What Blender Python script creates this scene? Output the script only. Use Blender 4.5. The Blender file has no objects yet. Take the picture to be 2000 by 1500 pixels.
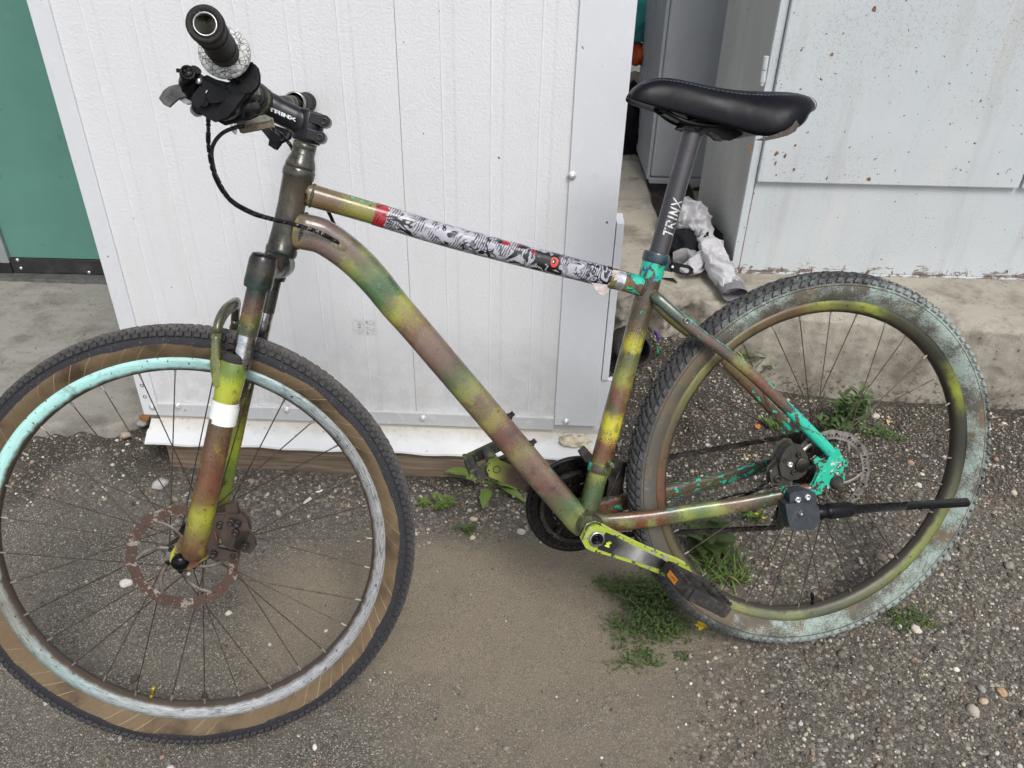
import bpy, math, random
import numpy as np
from mathutils import Vector, Matrix, noise as mnoise
random.seed(7); rng = np.random.default_rng(7)
SC = bpy.context.scene
COL = SC.collection
PI = math.pi

# ------------------------------------------------------------------ camera, sky, sun, exposure
FPX = 1602.455
CM = np.array([[0.99970443, 0.01355569, 0.02018145], [0.02431147, -0.55741914, -0.8298752], [0., 0.83012056, -0.55758395]])
CAM = np.array([0., 0., 1.24798])
cd = bpy.data.cameras.new('camera'); cam = bpy.data.objects.new('camera', cd); COL.objects.link(cam)
cd.sensor_width = 36; cd.lens = FPX / 2000 * 36; cd.clip_start = 0.05; cd.clip_end = 2000
r_, d_, f_ = CM
cam.matrix_world = Matrix(((r_[0], -d_[0], -f_[0], CAM[0]), (r_[1], -d_[1], -f_[1], CAM[1]), (r_[2], -d_[2], -f_[2], CAM[2]), (0, 0, 0, 1)))
SC.camera = cam
SUN_EL, SUN_AZ = math.radians(53), math.radians(158)     # azimuth clockwise from +Y
w = bpy.data.worlds.new('World'); SC.world = w; w.use_nodes = True
wt = w.node_tree; wt.nodes.clear()
wo = wt.nodes.new('ShaderNodeOutputWorld'); wb = wt.nodes.new('ShaderNodeBackground')
sk = wt.nodes.new('ShaderNodeTexSky'); sk.sky_type = 'NISHITA'; sk.sun_disc = False
sk.sun_elevation = SUN_EL; sk.sun_rotation = SUN_AZ; sk.air_density = 1.0; sk.dust_density = 2.5; sk.ozone_density = 1.0
hs = wt.nodes.new('ShaderNodeHueSaturation'); hs.inputs['Saturation'].default_value = 0.46
wb.inputs['Strength'].default_value = 0.125
wt.links.new(sk.outputs[0], hs.inputs['Color']); wt.links.new(hs.outputs[0], wb.inputs['Color']); wt.links.new(wb.outputs[0], wo.inputs['Surface'])
sl = bpy.data.lights.new('sun', 'SUN'); sl.energy = 1.5; sl.angle = math.radians(22); sl.color = (1.0, 0.98, 0.94)
so = bpy.data.objects.new('sun', sl); COL.objects.link(so)
sdir = Vector((math.sin(SUN_AZ) * math.cos(SUN_EL), math.cos(SUN_AZ) * math.cos(SUN_EL), math.sin(SUN_EL)))
so.rotation_euler = sdir.to_track_quat('Z', 'Y').to_euler(); so.location = (0, 0, 5)
SC.view_settings.view_transform = 'Standard'; SC.view_settings.look = 'None'; SC.view_settings.gamma = 1
SC.view_settings.exposure = 0.48; SC.view_settings.use_curve_mapping = False
SC.cycles.use_denoising = True; SC.cycles.use_adaptive_sampling = True; SC.cycles.adaptive_threshold = 0.03
SC.cycles.max_bounces = 5; SC.cycles.diffuse_bounces = 3; SC.cycles.glossy_bounces = 3; SC.cycles.transmission_bounces = 2; SC.cycles.caustics_reflective = False; SC.cycles.caustics_refractive = False

# ------------------------------------------------------------------ frames of reference
CR = np.array([0.53670079, 1.13431174, 0.32679403]); BX = np.array([-0.9775181, -0.21084575, -0.00156096])
BU = np.array([-0.06996289, 0.31735881, 0.94572119]); BN = np.array([0.19890591, -0.92456879, 0.32497536])
CF = np.array([-0.48960405, 0.90805916, 0.32511201]); GX = np.array([-0.99031998, -0.13576528, -0.02888117])
GU = np.array([-0.07432002, 0.34291252, 0.93642274]); GN = np.array([0.11722998, -0.9295046, 0.3496832])
RW = 0.344
ORG = CR - BU * RW                                     # bicycle empty: under the rear hub
def w2l(q): q = np.asarray(q) - ORG; return Vector((-(q @ BX), -(q @ BN), q @ BU))
def B(x, u, n=0.): return Vector((-x, -n, u + RW))      # frame coordinates -> bicycle local
def Fk(x, u, n=0.): return w2l(CF + GX * x + GU * u + GN * n)   # steered fork coordinates -> bicycle local
def ray(px, py): return np.array([px - 1000, py - 750, FPX]) @ CM
def _hit(px, py, c0, nn): d = ray(px, py); return CAM + d * (((c0 - CAM) @ nn) / (d @ nn))
def Bp(px, py, n=0.): return w2l(_hit(px, py, CR + BN * n, BN))
def Fp(px, py, n=0.): return w2l(_hit(px, py, CF + GN * n, GN))
def Gp(px, py, z=0.): return Vector(_hit(px, py, np.array([0, 0, z]), np.array([0, 0, 1.])))
def Yp(px, py, Y): return Vector(_hit(px, py, np.array([0, Y, 0]), np.array([0, 1., 0])))
W0 = np.array([-0.385, 1.532, 0.]); WD = np.array([0.99975809, -0.02199468, 0.]); WN = np.array([-0.02199468, -0.99975809, 0.])
def Wp(px, py, off=0.):                                 # kiosk local (along, depth away, z)
    q = _hit(px, py, W0 + WN * off, WN) - W0; return Vector((q @ WD, -(q @ WN), q[2]))

# ------------------------------------------------------------------ materials
def S(r, g, b):
    f = lambda c: (c / 255 / 12.92) if c / 255 <= .04045 else ((c / 255 + .055) / 1.055) ** 2.4
    return (f(r), f(g), f(b), 1.)
class Mt:
    def __init__(s, name, rough=.5, metal=0., spec=.5, coat=0.):
        s.m = bpy.data.materials.new(name); s.m.use_nodes = True; s.t = s.m.node_tree; s.t.nodes.clear()
        s.out = s.t.nodes.new('ShaderNodeOutputMaterial'); s.b = s.t.nodes.new('ShaderNodeBsdfPrincipled')
        s.t.links.new(s.b.outputs[0], s.out.inputs[0])
        s.b.inputs['Roughness'].default_value = rough; s.b.inputs['Metallic'].default_value = metal
        s.b.inputs['Specular IOR Level'].default_value = spec; s.b.inputs['Coat Weight'].default_value = coat
        s.tc = s.t.nodes.new('ShaderNodeTexCoord'); s.obj = s.tc.outputs['Object']; s.uv = s.tc.outputs['UV']
    def put(s, sock, v):
        if isinstance(v, bpy.types.NodeSocket): s.t.links.new(v, sock)
        elif isinstance(v, (tuple, list)) and len(v) == 3 and sock.type == 'RGBA': sock.default_value = (*v, 1)
        else: sock.default_value = v
    def node(s, typ, ins=None, **kw):
        n = s.t.nodes.new(typ)
        for k, v in kw.items(): setattr(n, k, v)
        for k, v in (ins or {}).items(): s.put(n.inputs[k], v)
        return n
    def noise(s, scale, detail=2., rough=.5, vec=None, dist=0., col=False):
        n = s.node('ShaderNodeTexNoise', {'Scale': scale, 'Detail': detail, 'Roughness': rough, 'Distortion': dist, 'Vector': vec or s.obj})
        return n.outputs['Color' if col else 'Fac']
    def voro(s, scale, vec=None, feature='F1', out='Distance', rand=1.):
        n = s.node('ShaderNodeTexVoronoi', {'Scale': scale, 'Vector': vec or s.obj, 'Randomness': rand}, feature=feature)
        return n.outputs[out]
    def math(s, op, a, b=0., c=0., clamp=False):
        n = s.node('ShaderNodeMath', operation=op, use_clamp=clamp); s.put(n.inputs[0], a); s.put(n.inputs[1], b)
        if op in ('MULTIPLY_ADD', 'SMOOTH_MIN', 'COMPARE'): s.put(n.inputs[2], c)
        return n.outputs[0]
    def mix(s, f, a, b, blend='MIX'):
        n = s.node('ShaderNodeMix', data_type='RGBA', blend_type=blend, clamp_factor=True); s.put(n.inputs[0], f); s.put(n.inputs[6], a); s.put(n.inputs[7], b)
        return n.outputs[2]
    def ramp(s, f, stops, interp='LINEAR'):
        n = s.node('ShaderNodeValToRGB'); cr = n.color_ramp; cr.interpolation = interp
        while len(cr.elements) < len(stops): cr.elements.new(.5)
        for e, (p, c) in zip(cr.elements, stops):
            e.position = p; e.color = c if isinstance(c, tuple) else (c, c, c, 1)
        s.put(n.inputs[0], f); return n.outputs[0]
    def step(s, f, lo, hi): return s.node('ShaderNodeMapRange', {'Value': f, 'From Min': lo, 'From Max': hi}, clamp=True).outputs[0]
    def sep(s, v): return s.node('ShaderNodeSeparateXYZ', {0: v}).outputs
    def xyz(s, x, y, z): return s.node('ShaderNodeCombineXYZ', {0: x, 1: y, 2: z}).outputs[0]
    def mapv(s, v, sc=(1, 1, 1), loc=(0, 0, 0), rot=(0, 0, 0)): return s.node('ShaderNodeMapping', {'Vector': v, 'Scale': sc, 'Location': loc, 'Rotation': rot}).outputs[0]
    def attr(s, name, o='Color'): return s.node('ShaderNodeAttribute', attribute_name=name).outputs[o]
    def col(s, v): s.put(s.b.inputs['Base Color'], v); return s
    def rough(s, v): s.put(s.b.inputs['Roughness'], v); return s
    def bump(s, h, strength=.5, dist=.002, base=None):
        n = s.node('ShaderNodeBump', {'Height': h, 'Strength': strength, 'Distance': dist})
        if base is not None: s.put(n.inputs['Normal'], base)
        s.put(s.b.inputs['Normal'], n.outputs[0]); return n.outputs[0]
def plain(name, c, rough=.5, metal=0., spec=.5, var=.25, vs=60., bump=.15, coat=0., dirt=None, dirt_amt=.5):
    m = Mt(name, rough, metal, spec, coat); nz = m.noise(vs, 4, .6)
    dark = tuple(x * (1 - var) for x in c[:3]) + (1,); lite = tuple(min(1, x * (1 + var)) for x in c[:3]) + (1,)
    cc = m.ramp(nz, [(.3, dark), (.7, lite)])
    if dirt is not None: cc = m.mix(m.step(m.noise(vs * .35, 6, .7), .62 - dirt_amt * .25, .8 - dirt_amt * .2), cc, dirt)
    m.col(cc); m.rough(m.ramp(m.noise(vs * 1.7, 3), [(.3, max(.05, rough - .12)), (.7, min(1, rough + .12))]))
    if bump: m.bump(m.noise(vs * 4, 3, .6), bump, .0006)
    return m.m
TEAL = S(36, 180, 148)
def camo(name, stops, chips=None, chipcol=None, warp=.08, speck=.20, rough=.32, scr=.85, cs=95., dust=.4, topside=.7, metal=0., LC=(.5, .1), edge=.0):
    """sprayed camouflage: colours follow the length of the tube, edges dithered like overspray; old coats show in chips"""
    m = Mt(name, rough, metal, .5, .38)
    u, v, _ = m.sep(m.uv)
    def mute(c): g = .3 * c[0] + .59 * c[1] + .11 * c[2]; return tuple(max(.012, q + 1.22 * (x * .78 - q)) for x, q in zip(c[:3], (.100, .092, .055))) + (1,)
    stops = [(p, mute(c)) for p, c in stops]
    big = m.noise(22, 3, .6); fine = m.noise(620, 2, .7)
    uu = m.math('ADD', u, m.math('MULTIPLY', m.math('SUBTRACT', big, .5), warp * 1.5))
    uu = m.math('ADD', uu, m.math('MULTIPLY', m.math('SUBTRACT', m.noise(55, 3, .65), .5), warp * 1.1))
    uu = m.math('ADD', uu, m.math('MULTIPLY', m.math('SUBTRACT', fine, .5), speck))
    c = m.ramp(uu, stops)
    c = m.mix(m.math('MULTIPLY', m.step(m.math('ADD', m.noise(27, 2, .5, m.mapv(m.obj, loc=(3, 1, 7))), m.math('MULTIPLY', m.math('SUBTRACT', fine, .5), .5)), .555, .615), .75), c, m.ramp(m.math('FRACT', m.math('ADD', uu, .31)), stops))
    # top and underside of the tubes mixed towards dull olive and brown
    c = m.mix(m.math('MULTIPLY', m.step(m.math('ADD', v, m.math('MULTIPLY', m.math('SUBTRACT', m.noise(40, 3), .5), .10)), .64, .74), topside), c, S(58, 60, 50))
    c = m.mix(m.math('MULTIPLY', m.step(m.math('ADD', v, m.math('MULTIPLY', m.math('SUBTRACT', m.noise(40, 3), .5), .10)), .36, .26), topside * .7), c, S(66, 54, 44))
    # light dust of a second spray coat
    c = m.mix(m.step(m.math('ADD', m.noise(900, 1), m.math('MULTIPLY', m.noise(25, 2), .35)), .76, .86), c, m.mix(dust, c, S(150, 146, 96)))
    c = m.mix(m.step(m.noise(34, 5, .7), .56, .72), c, m.mix(.6, c, S(36, 36, 31)))
    # chips to the dark primer, pale hairlines
    c = m.mix(m.step(m.noise(88, 4, .7, m.mapv(m.obj, loc=(5, 5, 1))), .66, .675), c, S(44, 38, 34))
    c = m.mix(m.math('MULTIPLY', m.step(m.noise(5, 3, .75, m.mapv(m.obj, (70, 20, 8), rot=(.2, .75, .1))), .69, .70), .55), c, S(168, 158, 132))
    # scratches and bare spots
    sv = m.mapv(m.obj, (26, 26, 90), rot=(.3, .5, .2))
    c = m.mix(m.math('MULTIPLY', m.step(m.noise(3, 4, .8, sv), .66, .69), scr), c, S(34, 31, 29))
    h = m.noise(600, 2)
    if chips:
        cf = m.ramp(u, chips); cvec = m.xyz(m.math('MULTIPLY', u, LC[0] * cs * .42), m.math('MULTIPLY', v, LC[1] * cs), 0.); k = m.math('ADD', m.noise(1., 4, .66, cvec, .4), cf)
        k = m.math('ADD', k, m.math('MULTIPLY', m.step(m.math('ABSOLUTE', m.math('SUBTRACT', v, .66)), .08, .03), edge))
        mask = m.step(k, .90, .915)
        ring = m.step(k, .872, .887)
        c = m.mix(ring, c, m.mix(.6, c, S(35, 30, 26)))
        cc = m.mix(m.step(m.noise(cs * 1.3, 3), .60, .64), chipcol or TEAL, S(25, 95, 190)) if chipcol is None else chipcol
        c = m.mix(mask, c, cc)
        h = m.math('SUBTRACT', h, m.math('MULTIPLY', mask, .8))
    m.col(c); m.rough(m.ramp(m.noise(70, 3), [(.3, rough - .1), (.7, rough + .15)]))
    m.bump(h, .25, .0004); return m.m

M = {}
M['plastic'] = plain('black plastic', S(17, 17, 20), .36, spec=.22, var=.3, vs=80, dirt=S(48, 46, 43), dirt_amt=.2)
M['gloss'] = plain('glossy black', S(12, 13, 16), .2, spec=.22, var=.2, bump=.05)
M['rubber'] = plain('black rubber', S(48, 46, 45), .75, spec=.3, vs=120, dirt=S(88, 82, 76), dirt_amt=.5)
M['cable'] = plain('cable casing', S(14, 15, 17), .3, spec=.4, bump=.03)
M['steel'] = plain('dull steel', S(150, 148, 145), .32, 1., vs=90, dirt=S(90, 75, 62), dirt_amt=.3)
M['bright'] = plain('bright zinc', S(225, 225, 225), .25, .9, vs=200, bump=.05)
M['chrome'] = plain('worn stanchion chrome', S(205, 205, 208), .16, 1., vs=150, bump=.03, dirt=S(95, 88, 84), dirt_amt=.6)
M['spoke'] = plain('spoke steel', S(86, 78, 70), .5, .6, vs=300, dirt=S(62, 46, 36), dirt_amt=.8, bump=0)
M['nipple'] = plain('spoke nipple', S(150, 144, 134), .45, .6, vs=300, dirt=S(110, 95, 80), dirt_amt=.4, bump=0)
M['greasy'] = plain('greasy black steel', S(34, 31, 30), .4, .3, vs=140, dirt=S(70, 62, 55), dirt_amt=.6, bump=.4)
M['sprocket'] = plain('oily sprocket', S(36, 33, 31), .3, .7, vs=120, dirt=S(16, 15, 15), dirt_amt=.8, bump=.3)
M['caliper'] = plain('sprayed caliper', S(66, 52, 46), .5, .1, vs=60, dirt=S(36, 34, 32), dirt_amt=.7)
M['caliper2'] = plain('dark olive caliper', S(58, 56, 48), .5, .1, vs=60, dirt=S(34, 34, 32), dirt_amt=.6)
M['brass'] = plain('brass valve', S(190, 165, 75), .35, .8, bump=0)
M['orange'] = plain('orange reflector', S(210, 130, 45), .3, var=.3, bump=.3, vs=250)
M['tape'] = plain('white tape', S(232, 232, 230), .6, var=.04, vs=60, dirt=S(170, 165, 155), dirt_amt=.15)
M['silver_tape'] = plain('silver tape', S(205, 208, 212), .2, .8, vs=40, var=.35)
M['alu'] = plain('satin aluminium', S(180, 180, 182), .3, .9, vs=200)
M['box'] = plain('charcoal plastic', S(54, 60, 66), .5, vs=90, dirt=S(95, 92, 88), dirt_amt=.25, bump=.3)
M['rod'] = plain('black painted rod', S(16, 17, 19), .26, spec=.5, vs=120, dirt=S(80, 72, 66), dirt_amt=.1)
M['thread'] = plain('seam thread', S(92, 96, 108), .7, bump=0)

def seatpost_mat():
    m = Mt('scuffed black anodised post', .33, .55, .5)
    sv = m.mapv(m.obj, (60, 60, 400), rot=(0, .29, 0)); c = m.mix(m.step(m.noise(2, 5, .7, m.mapv(m.obj, (30, 30, 3000))), .45, .8), S(74, 73, 77), S(102, 98, 97))
    c = m.mix(m.step(m.noise(5, 4, .7, sv), .66, .72), c, S(128, 124, 122)); m.col(c); m.rough(m.ramp(m.noise(50, 3), [(.3, .26), (.7, .42)])); m.bump(m.noise(900, 2), .08, .0003); return m.m
M['post'] = seatpost_mat()
def leather():
    m = Mt('black vinyl', .26, 0, .13); c = m.ramp(m.noise(14, 4, .6), [(.3, S(13, 14, 19)), (.7, S(22, 22, 28))])
    c = m.mix(m.step(m.noise(60, 6, .75), .68, .74), c, S(60, 58, 56)); m.col(c)
    m.rough(m.ramp(m.noise(25, 3), [(.3, .24), (.7, .40)])); b1 = m.bump(m.voro(900), .12, .0004); m.bump(m.noise(22, 2), .35, .004, b1); return m.m
M['leather'] = leather()
def grip_mat():
    m = Mt('worn grip rubber', .6, 0, .22); c = m.ramp(m.noise(50, 5, .65), [(.3, S(26, 25, 25)), (.7, S(46, 43, 41))])
    c = m.mix(m.step(m.noise(420, 3, .7), .66, .7), c, S(150, 146, 140)); m.col(c); m.bump(m.noise(300, 3), .3, .0008); return m.m
M['grip'] = grip_mat()
def crackle():
    m = Mt('crackled grip flange', .5); d = m.voro(170, feature='DISTANCE_TO_EDGE'); d2 = m.voro(85, feature='DISTANCE_TO_EDGE')
    k = m.math('MINIMUM', m.step(d, .015, .06), m.step(d2, .006, .03))
    x, y, z = m.sep(m.obj); base = m.mix(m.noise(40, 3), S(206, 206, 200), S(178, 182, 180)); m.col(m.mix(k, S(52, 54, 58), base)); m.bump(k, .5, .0005); return m.m
M['crackle'] = crackle()
def lime():
    m = Mt('chipped lime crank', .35, 0, .5, .2)
    u, v, _ = m.sep(m.uv)
    k = m.noise(75, 5, .7); paint = m.mix(m.noise(40, 2), S(166, 180, 62), S(140, 156, 54))
    bare = m.mix(m.step(m.noise(35, 3), .45, .6), S(40, 40, 44), S(160, 160, 160))
    msk = m.step(k, .555, .57); c = m.mix(msk, paint, bare); m.col(c); m.rough(m.mix(msk, (.4, .4, .4), (.25, .25, .25))); m.bump(msk, .3, .0005); return m.m
M['lime'] = lime()
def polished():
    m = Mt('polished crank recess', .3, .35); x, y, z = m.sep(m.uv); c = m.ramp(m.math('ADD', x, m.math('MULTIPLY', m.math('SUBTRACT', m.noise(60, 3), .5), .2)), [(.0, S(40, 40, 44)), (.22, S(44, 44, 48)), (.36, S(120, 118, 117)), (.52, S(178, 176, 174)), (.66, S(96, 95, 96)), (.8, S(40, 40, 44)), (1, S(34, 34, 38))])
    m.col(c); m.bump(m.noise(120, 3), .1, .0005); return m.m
M['polished'] = polished()
def olive_crank():
    m = Mt('camouflaged crank', .45); c = m.ramp(m.math('ADD', m.sep(m.uv)[0], m.math('MULTIPLY', m.math('SUBTRACT', m.noise(900, 1), .5), .15)), [(.0, S(140, 152, 60)), (.09, S(128, 130, 58)), (.2, S(84, 66, 50)), (1, S(74, 54, 45))])
    m.col(m.mix(m.step(m.noise(80, 4), .62, .66), c, S(40, 38, 34))); m.bump(m.noise(300, 2), .2, .0005); return m.m
M['crank_r'] = olive_crank()
def rusty_rotor():
    m = Mt('rust brown rotor paint', .55, .15); k = m.step(m.noise(48, 5, .65), .56, .59)
    c = m.mix(m.noise(30, 3), S(92, 68, 57), S(70, 54, 46)); c = m.mix(k, c, m.mix(m.noise(200, 2), S(168, 160, 152), S(120, 112, 106))); m.col(c); m.rough(m.mix(k, (.6, .6, .6), (.35, .35, .35))); m.bump(m.noise(400, 3), .2, .0004); return m.m
M['rotor_f'] = rusty_rotor()
M['rotor_r'] = plain('bare steel rotor', S(140, 134, 128), .42, .35, vs=90, dirt=S(70, 60, 54), dirt_amt=.6)
M['rotor_arm'] = plain('scuffed rotor arm', S(118, 112, 106), .5, .3, vs=120, dirt=S(84, 64, 54), dirt_amt=.7)
def dropout_mat():
    m = Mt('teal dropout worn to bare', .38, 0, .5, .15); k = m.noise(52, 4, .62)
    c = m.mix(m.step(k, .53, .545), S(36, 176, 144), S(62, 50, 41)); c = m.mix(m.step(m.noise(90, 4, .7), .60, .63), c, S(190, 190, 186)); m.col(c); m.bump(m.step(k, .545, .56), .4, .0005); return m.m
M['dropout'] = dropout_mat()
def sticker():
    """wrapped vinyl: black swirling line art on white with red fields"""
    m = Mt('printed wrap', .3, 0, .5, .3); u, v, _ = m.sep(m.uv)
    p = m.xyz(m.math('MULTIPLY', u, 6.4), m.math('MULTIPLY', v, 2.0), 0.)
    wv = m.noise(.95, 1.5, .5, p, 2.4)
    band = m.math('FRACT', m.math('MULTIPLY', wv, 7.))
    th = m.ramp(u, [(0, .22), (.1, .16), (.25, .24), (.4, .34), (.55, .46), (.75, .56), (.88, .30), (1, .6)])
    line = m.math('LESS_THAN', band, m.math('ADD', th, m.math('MULTIPLY', m.math('SUBTRACT', m.noise(5, 2, .5, p), .5), .5)))
    calm = m.math('MULTIPLY', m.step(m.noise(1.6, 1, .5, p), .5, .54), m.step(m.math('SUBTRACT', .93, u), 0, .2))
    line = m.math('MULTIPLY', line, m.math('SUBTRACT', 1., m.math('MULTIPLY', calm, .85)))
    # feather hatching
    ang = m.node('ShaderNodeTexWave', {'Vector': m.mapv(p, (7, 3, 1), rot=(0, 0, .5)), 'Scale': .8, 'Distortion': 5., 'Detail': 2., 'Detail Scale': 1.2}, wave_type='BANDS').outputs['Fac']
    hatch = m.math('MULTIPLY', m.math('GREATER_THAN', ang, .74), m.step(m.noise(3.1, 1, .5, p), .50, .53))
    ink = m.math('MAXIMUM', line, hatch)
    blot = m.math('MULTIPLY', m.step(m.noise(3.6, 2, .5, p, 1.), .60, .62), m.ramp(u, [(0, .3), (.5, .8), (.8, 1.), (1, .6)])); ink = m.math('MAXIMUM', ink, blot)
    def disc(cu, cv, ru, rv, soft=.15):
        a = m.math('DIVIDE', m.math('SUBTRACT', u, cu), ru); b = m.math('DIVIDE', m.math('SUBTRACT', v, cv), rv)
        return m.math('SQRT', m.math('ADD', m.math('MULTIPLY', a, a), m.math('MULTIPLY', b, b)))
    base = m.mix(m.noise(3, 2, .5, p), S(188, 188, 196), S(132, 131, 142))
    red = m.math('LESS_THAN', m.math('ADD', u, m.math('MULTIPLY', m.noise(4, 2, .5, p), .05)), .075)
    for cu, cv, ru, rv in ((.53, .64, .026, .07), (.60, .66, .022, .08), (.655, .60, .020, .07)):
        red = m.math('MAXIMUM', red, m.math('LESS_THAN', m.math('ADD', disc(cu, cv, ru, rv), m.math('MULTIPLY', m.math('SUBTRACT', m.noise(12, 2, .5, p), .5), 1.2)), .8))
    base = m.mix(red, base, S(160, 30, 42)); c = m.mix(ink, base, S(20, 19, 22))
    e = disc(.745, .53, .016, .066); c = m.mix(m.math('LESS_THAN', e, 1.6), c, S(14, 13, 15)); c = m.mix(m.math('LESS_THAN', e, 1.), c, S(206, 62, 48)); c = m.mix(m.math('LESS_THAN', disc(.743, .535, .008, .036), 1.), c, S(25, 16, 14)); c = m.mix(m.math('LESS_THAN', disc(.740, .525, .0025, .012), 1.), c, S(240, 240, 240))
    m.col(c); m.bump(m.noise(60, 3), .15, .001); return m.m
M['wrap'] = sticker()
# ------------------------------------------------------------------ mesh builder
class MB:
    def __init__(s): s.v = []; s.f = []; s.uv = []; s.mi = []; s.sm = []
    def add(s, vs, fs, uvs=None, mi=0, smooth=True):
        o = len(s.v); s.v += [tuple(p) for p in vs]; s.uv += list(uvs) if uvs is not None else [(0., 0.)] * len(vs)
        for f in fs: s.f.append([i + o for i in f]); s.mi.append(mi); s.sm.append(smooth)
        return s
    def build(s, name, mats, parent=None, bevel=0., seg=2):
        me = bpy.data.meshes.new(name); me.from_pydata(s.v, [], s.f); me.update()
        ul = me.uv_layers.new(name='UVMap'); li = np.empty(len(me.loops), dtype=np.int32); me.loops.foreach_get('vertex_index', li)
        ul.data.foreach_set('uv', np.array(s.uv, dtype=np.float32)[li].ravel())
        for m in (mats if isinstance(mats, (list, tuple)) else [mats]): me.materials.append(m)
        me.polygons.foreach_set('material_index', s.mi); me.polygons.foreach_set('use_smooth', s.sm)
        o = bpy.data.objects.new(name, me); COL.objects.link(o)
        if parent is not None: o.parent = parent
        if bevel:
            b = o.modifiers.new('edge', 'BEVEL'); b.width = bevel; b.segments = seg; b.limit_method = 'ANGLE'; b.angle_limit = .6
        return o
    # swept tube; radii are scalars or (a along side, b along other); side defaults to the axle direction
    def tube(s, pts, rad, seg=20, side=(0, -1, 0), caps=True, mi=0, power=2., u0=0., u1=1., smooth=True):
        P = [Vector(p) for p in pts]; n = len(P); L = [0.]
        for a, b in zip(P, P[1:]): L.append(L[-1] + (b - a).length)
        T = L[-1] or 1.; vs, uv, fs = [], [], []
        side = Vector(side)
        for i, p in enumerate(P):
            t = (P[min(i + 1, n - 1)] - P[max(i - 1, 0)]).normalized()
            sd = side - t * side.dot(t)
            if sd.length < 1e-4: sd = Vector((0, 0, 1)) - t * t.z
            sd.normalize(); up = sd.cross(t).normalized()
            if up.z < 0 and abs(t.z) < .95: up = -up
            r = rad[i] if isinstance(rad, list) else rad
            a, b = (r if isinstance(r, (tuple, list)) else (r, r))
            for k in range(seg + 1):
                v = k / seg; ph = 2 * PI * (v - .5); c, q = math.cos(ph), math.sin(ph)
                if power != 2.: c = math.copysign(abs(c) ** (2 / power), c); q = math.copysign(abs(q) ** (2 / power), q)
                vs.append(p + sd * (c * a) + up * (q * b)); uv.append((u0 + (u1 - u0) * L[i] / T, v))
        w_ = seg + 1
        for i in range(n - 1):
            for k in range(seg): fs.append((i * w_ + k, i * w_ + k + 1, (i + 1) * w_ + k + 1, (i + 1) * w_ + k))
        s.add(vs, fs, uv, mi, smooth)
        if caps:
            for i in (0, n - 1): s.add(vs[i * w_:i * w_ + seg], [tuple(range(seg))], [uv[i * w_]] * seg, mi, False)
        return s
    def lathe(s, c, axis, prof, seg=32, mi=0, smooth=True, ref=(0, 0, 1), a0=0., a1=2 * PI, flip=False):
        """prof: list of (r, h) along axis from point c"""
        ax = Vector(axis).normalized(); rf = Vector(ref); rf = rf - ax * rf.dot(ax)
        if rf.length < 1e-4: rf = Vector((1, 0, 0)) - ax * ax.x
        rf.normalize(); q = ax.cross(rf); c = Vector(c); vs, uv, fs = [], [], []; m = len(prof)
        for j in range(seg + 1):
            a = a0 + (a1 - a0) * j / seg; d = rf * math.cos(a) + q * math.sin(a)
            for i, (r, h) in enumerate(prof): vs.append(c + ax * h + d * r); uv.append((j / seg, i / (m - 1)))
        for j in range(seg):
            for i in range(m - 1): fs.append((j * m + i, (j + 1) * m + i, (j + 1) * m + i + 1, j * m + i + 1))
        return s.add(vs, fs, uv, mi, smooth)
    def disc(s, c, axis, r, h, seg=20, mi=0, ch=.15, hole=0.):
        e = min(r, h) * ch; pr = [(hole, 0), (r - e, 0), (r, e), (r, h - e), (r - e, h), (hole, h)]
        return s.lathe(c, axis, pr, seg, mi, False)
    def prism(s, pts, dirv, mi=0, smooth=False):
        """pts: outline, dirv: extrusion vector"""
        a = [Vector(p) for p in pts]; d = Vector(dirv); n = len(a); vs = a + [p + d for p in a]
        fs = [tuple(range(n)), tuple(range(2 * n - 1, n - 1, -1))] + [(i, (i + 1) % n, n + (i + 1) % n, n + i) for i in range(n)]
        cx = sum((p for p in a), Vector()) / n; R = max((p - cx).length for p in a) or 1
        return s.add(vs, fs, [((p.x - cx.x) / R * .5 + .5, (p.z - cx.z) / R * .5 + .5) for p in vs], mi, smooth)
    def box(s, c, sx, sy, sz, mi=0, ax=None):
        c = Vector(c); X, Y, Z = ax or (Vector((1, 0, 0)), Vector((0, 1, 0)), Vector((0, 0, 1)))
        vs = [c + X * (i * sx / 2) + Y * (j * sy / 2) + Z * (k * sz / 2) for i in (-1, 1) for j in (-1, 1) for k in (-1, 1)]
        return s.add(vs, [(0, 1, 3, 2), (4, 6, 7, 5), (0, 4, 5, 1), (2, 3, 7, 6), (0, 2, 6, 4), (1, 5, 7, 3)], None, mi, False)
    def ball(s, c, rx, ry=None, rz=None, seg=12, mi=0, jit=0., nz=0.):
        ry = ry or rx; rz = rz or rx; vs, fs, uv = [], [], []; c = Vector(c)
        for i in range(seg // 2 + 1):
            t = PI * i / (seg // 2)
            for j in range(seg):
                a = 2 * PI * j / seg; d = Vector((math.sin(t) * math.cos(a), math.sin(t) * math.sin(a), math.cos(t)))
                k = 1 + (nz * mnoise.noise(d * 1.7 + c * 31) if nz else 0)
                vs.append(c + Vector((d.x * rx, d.y * ry, d.z * rz)) * k); uv.append((j / seg, i / (seg // 2)))
        for i in range(seg // 2):
            for j in range(seg): fs.append((i * seg + j, i * seg + (j + 1) % seg, (i + 1) * seg + (j + 1) % seg, (i + 1) * seg + j))
        return s.add(vs, fs, uv, mi, True)
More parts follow.
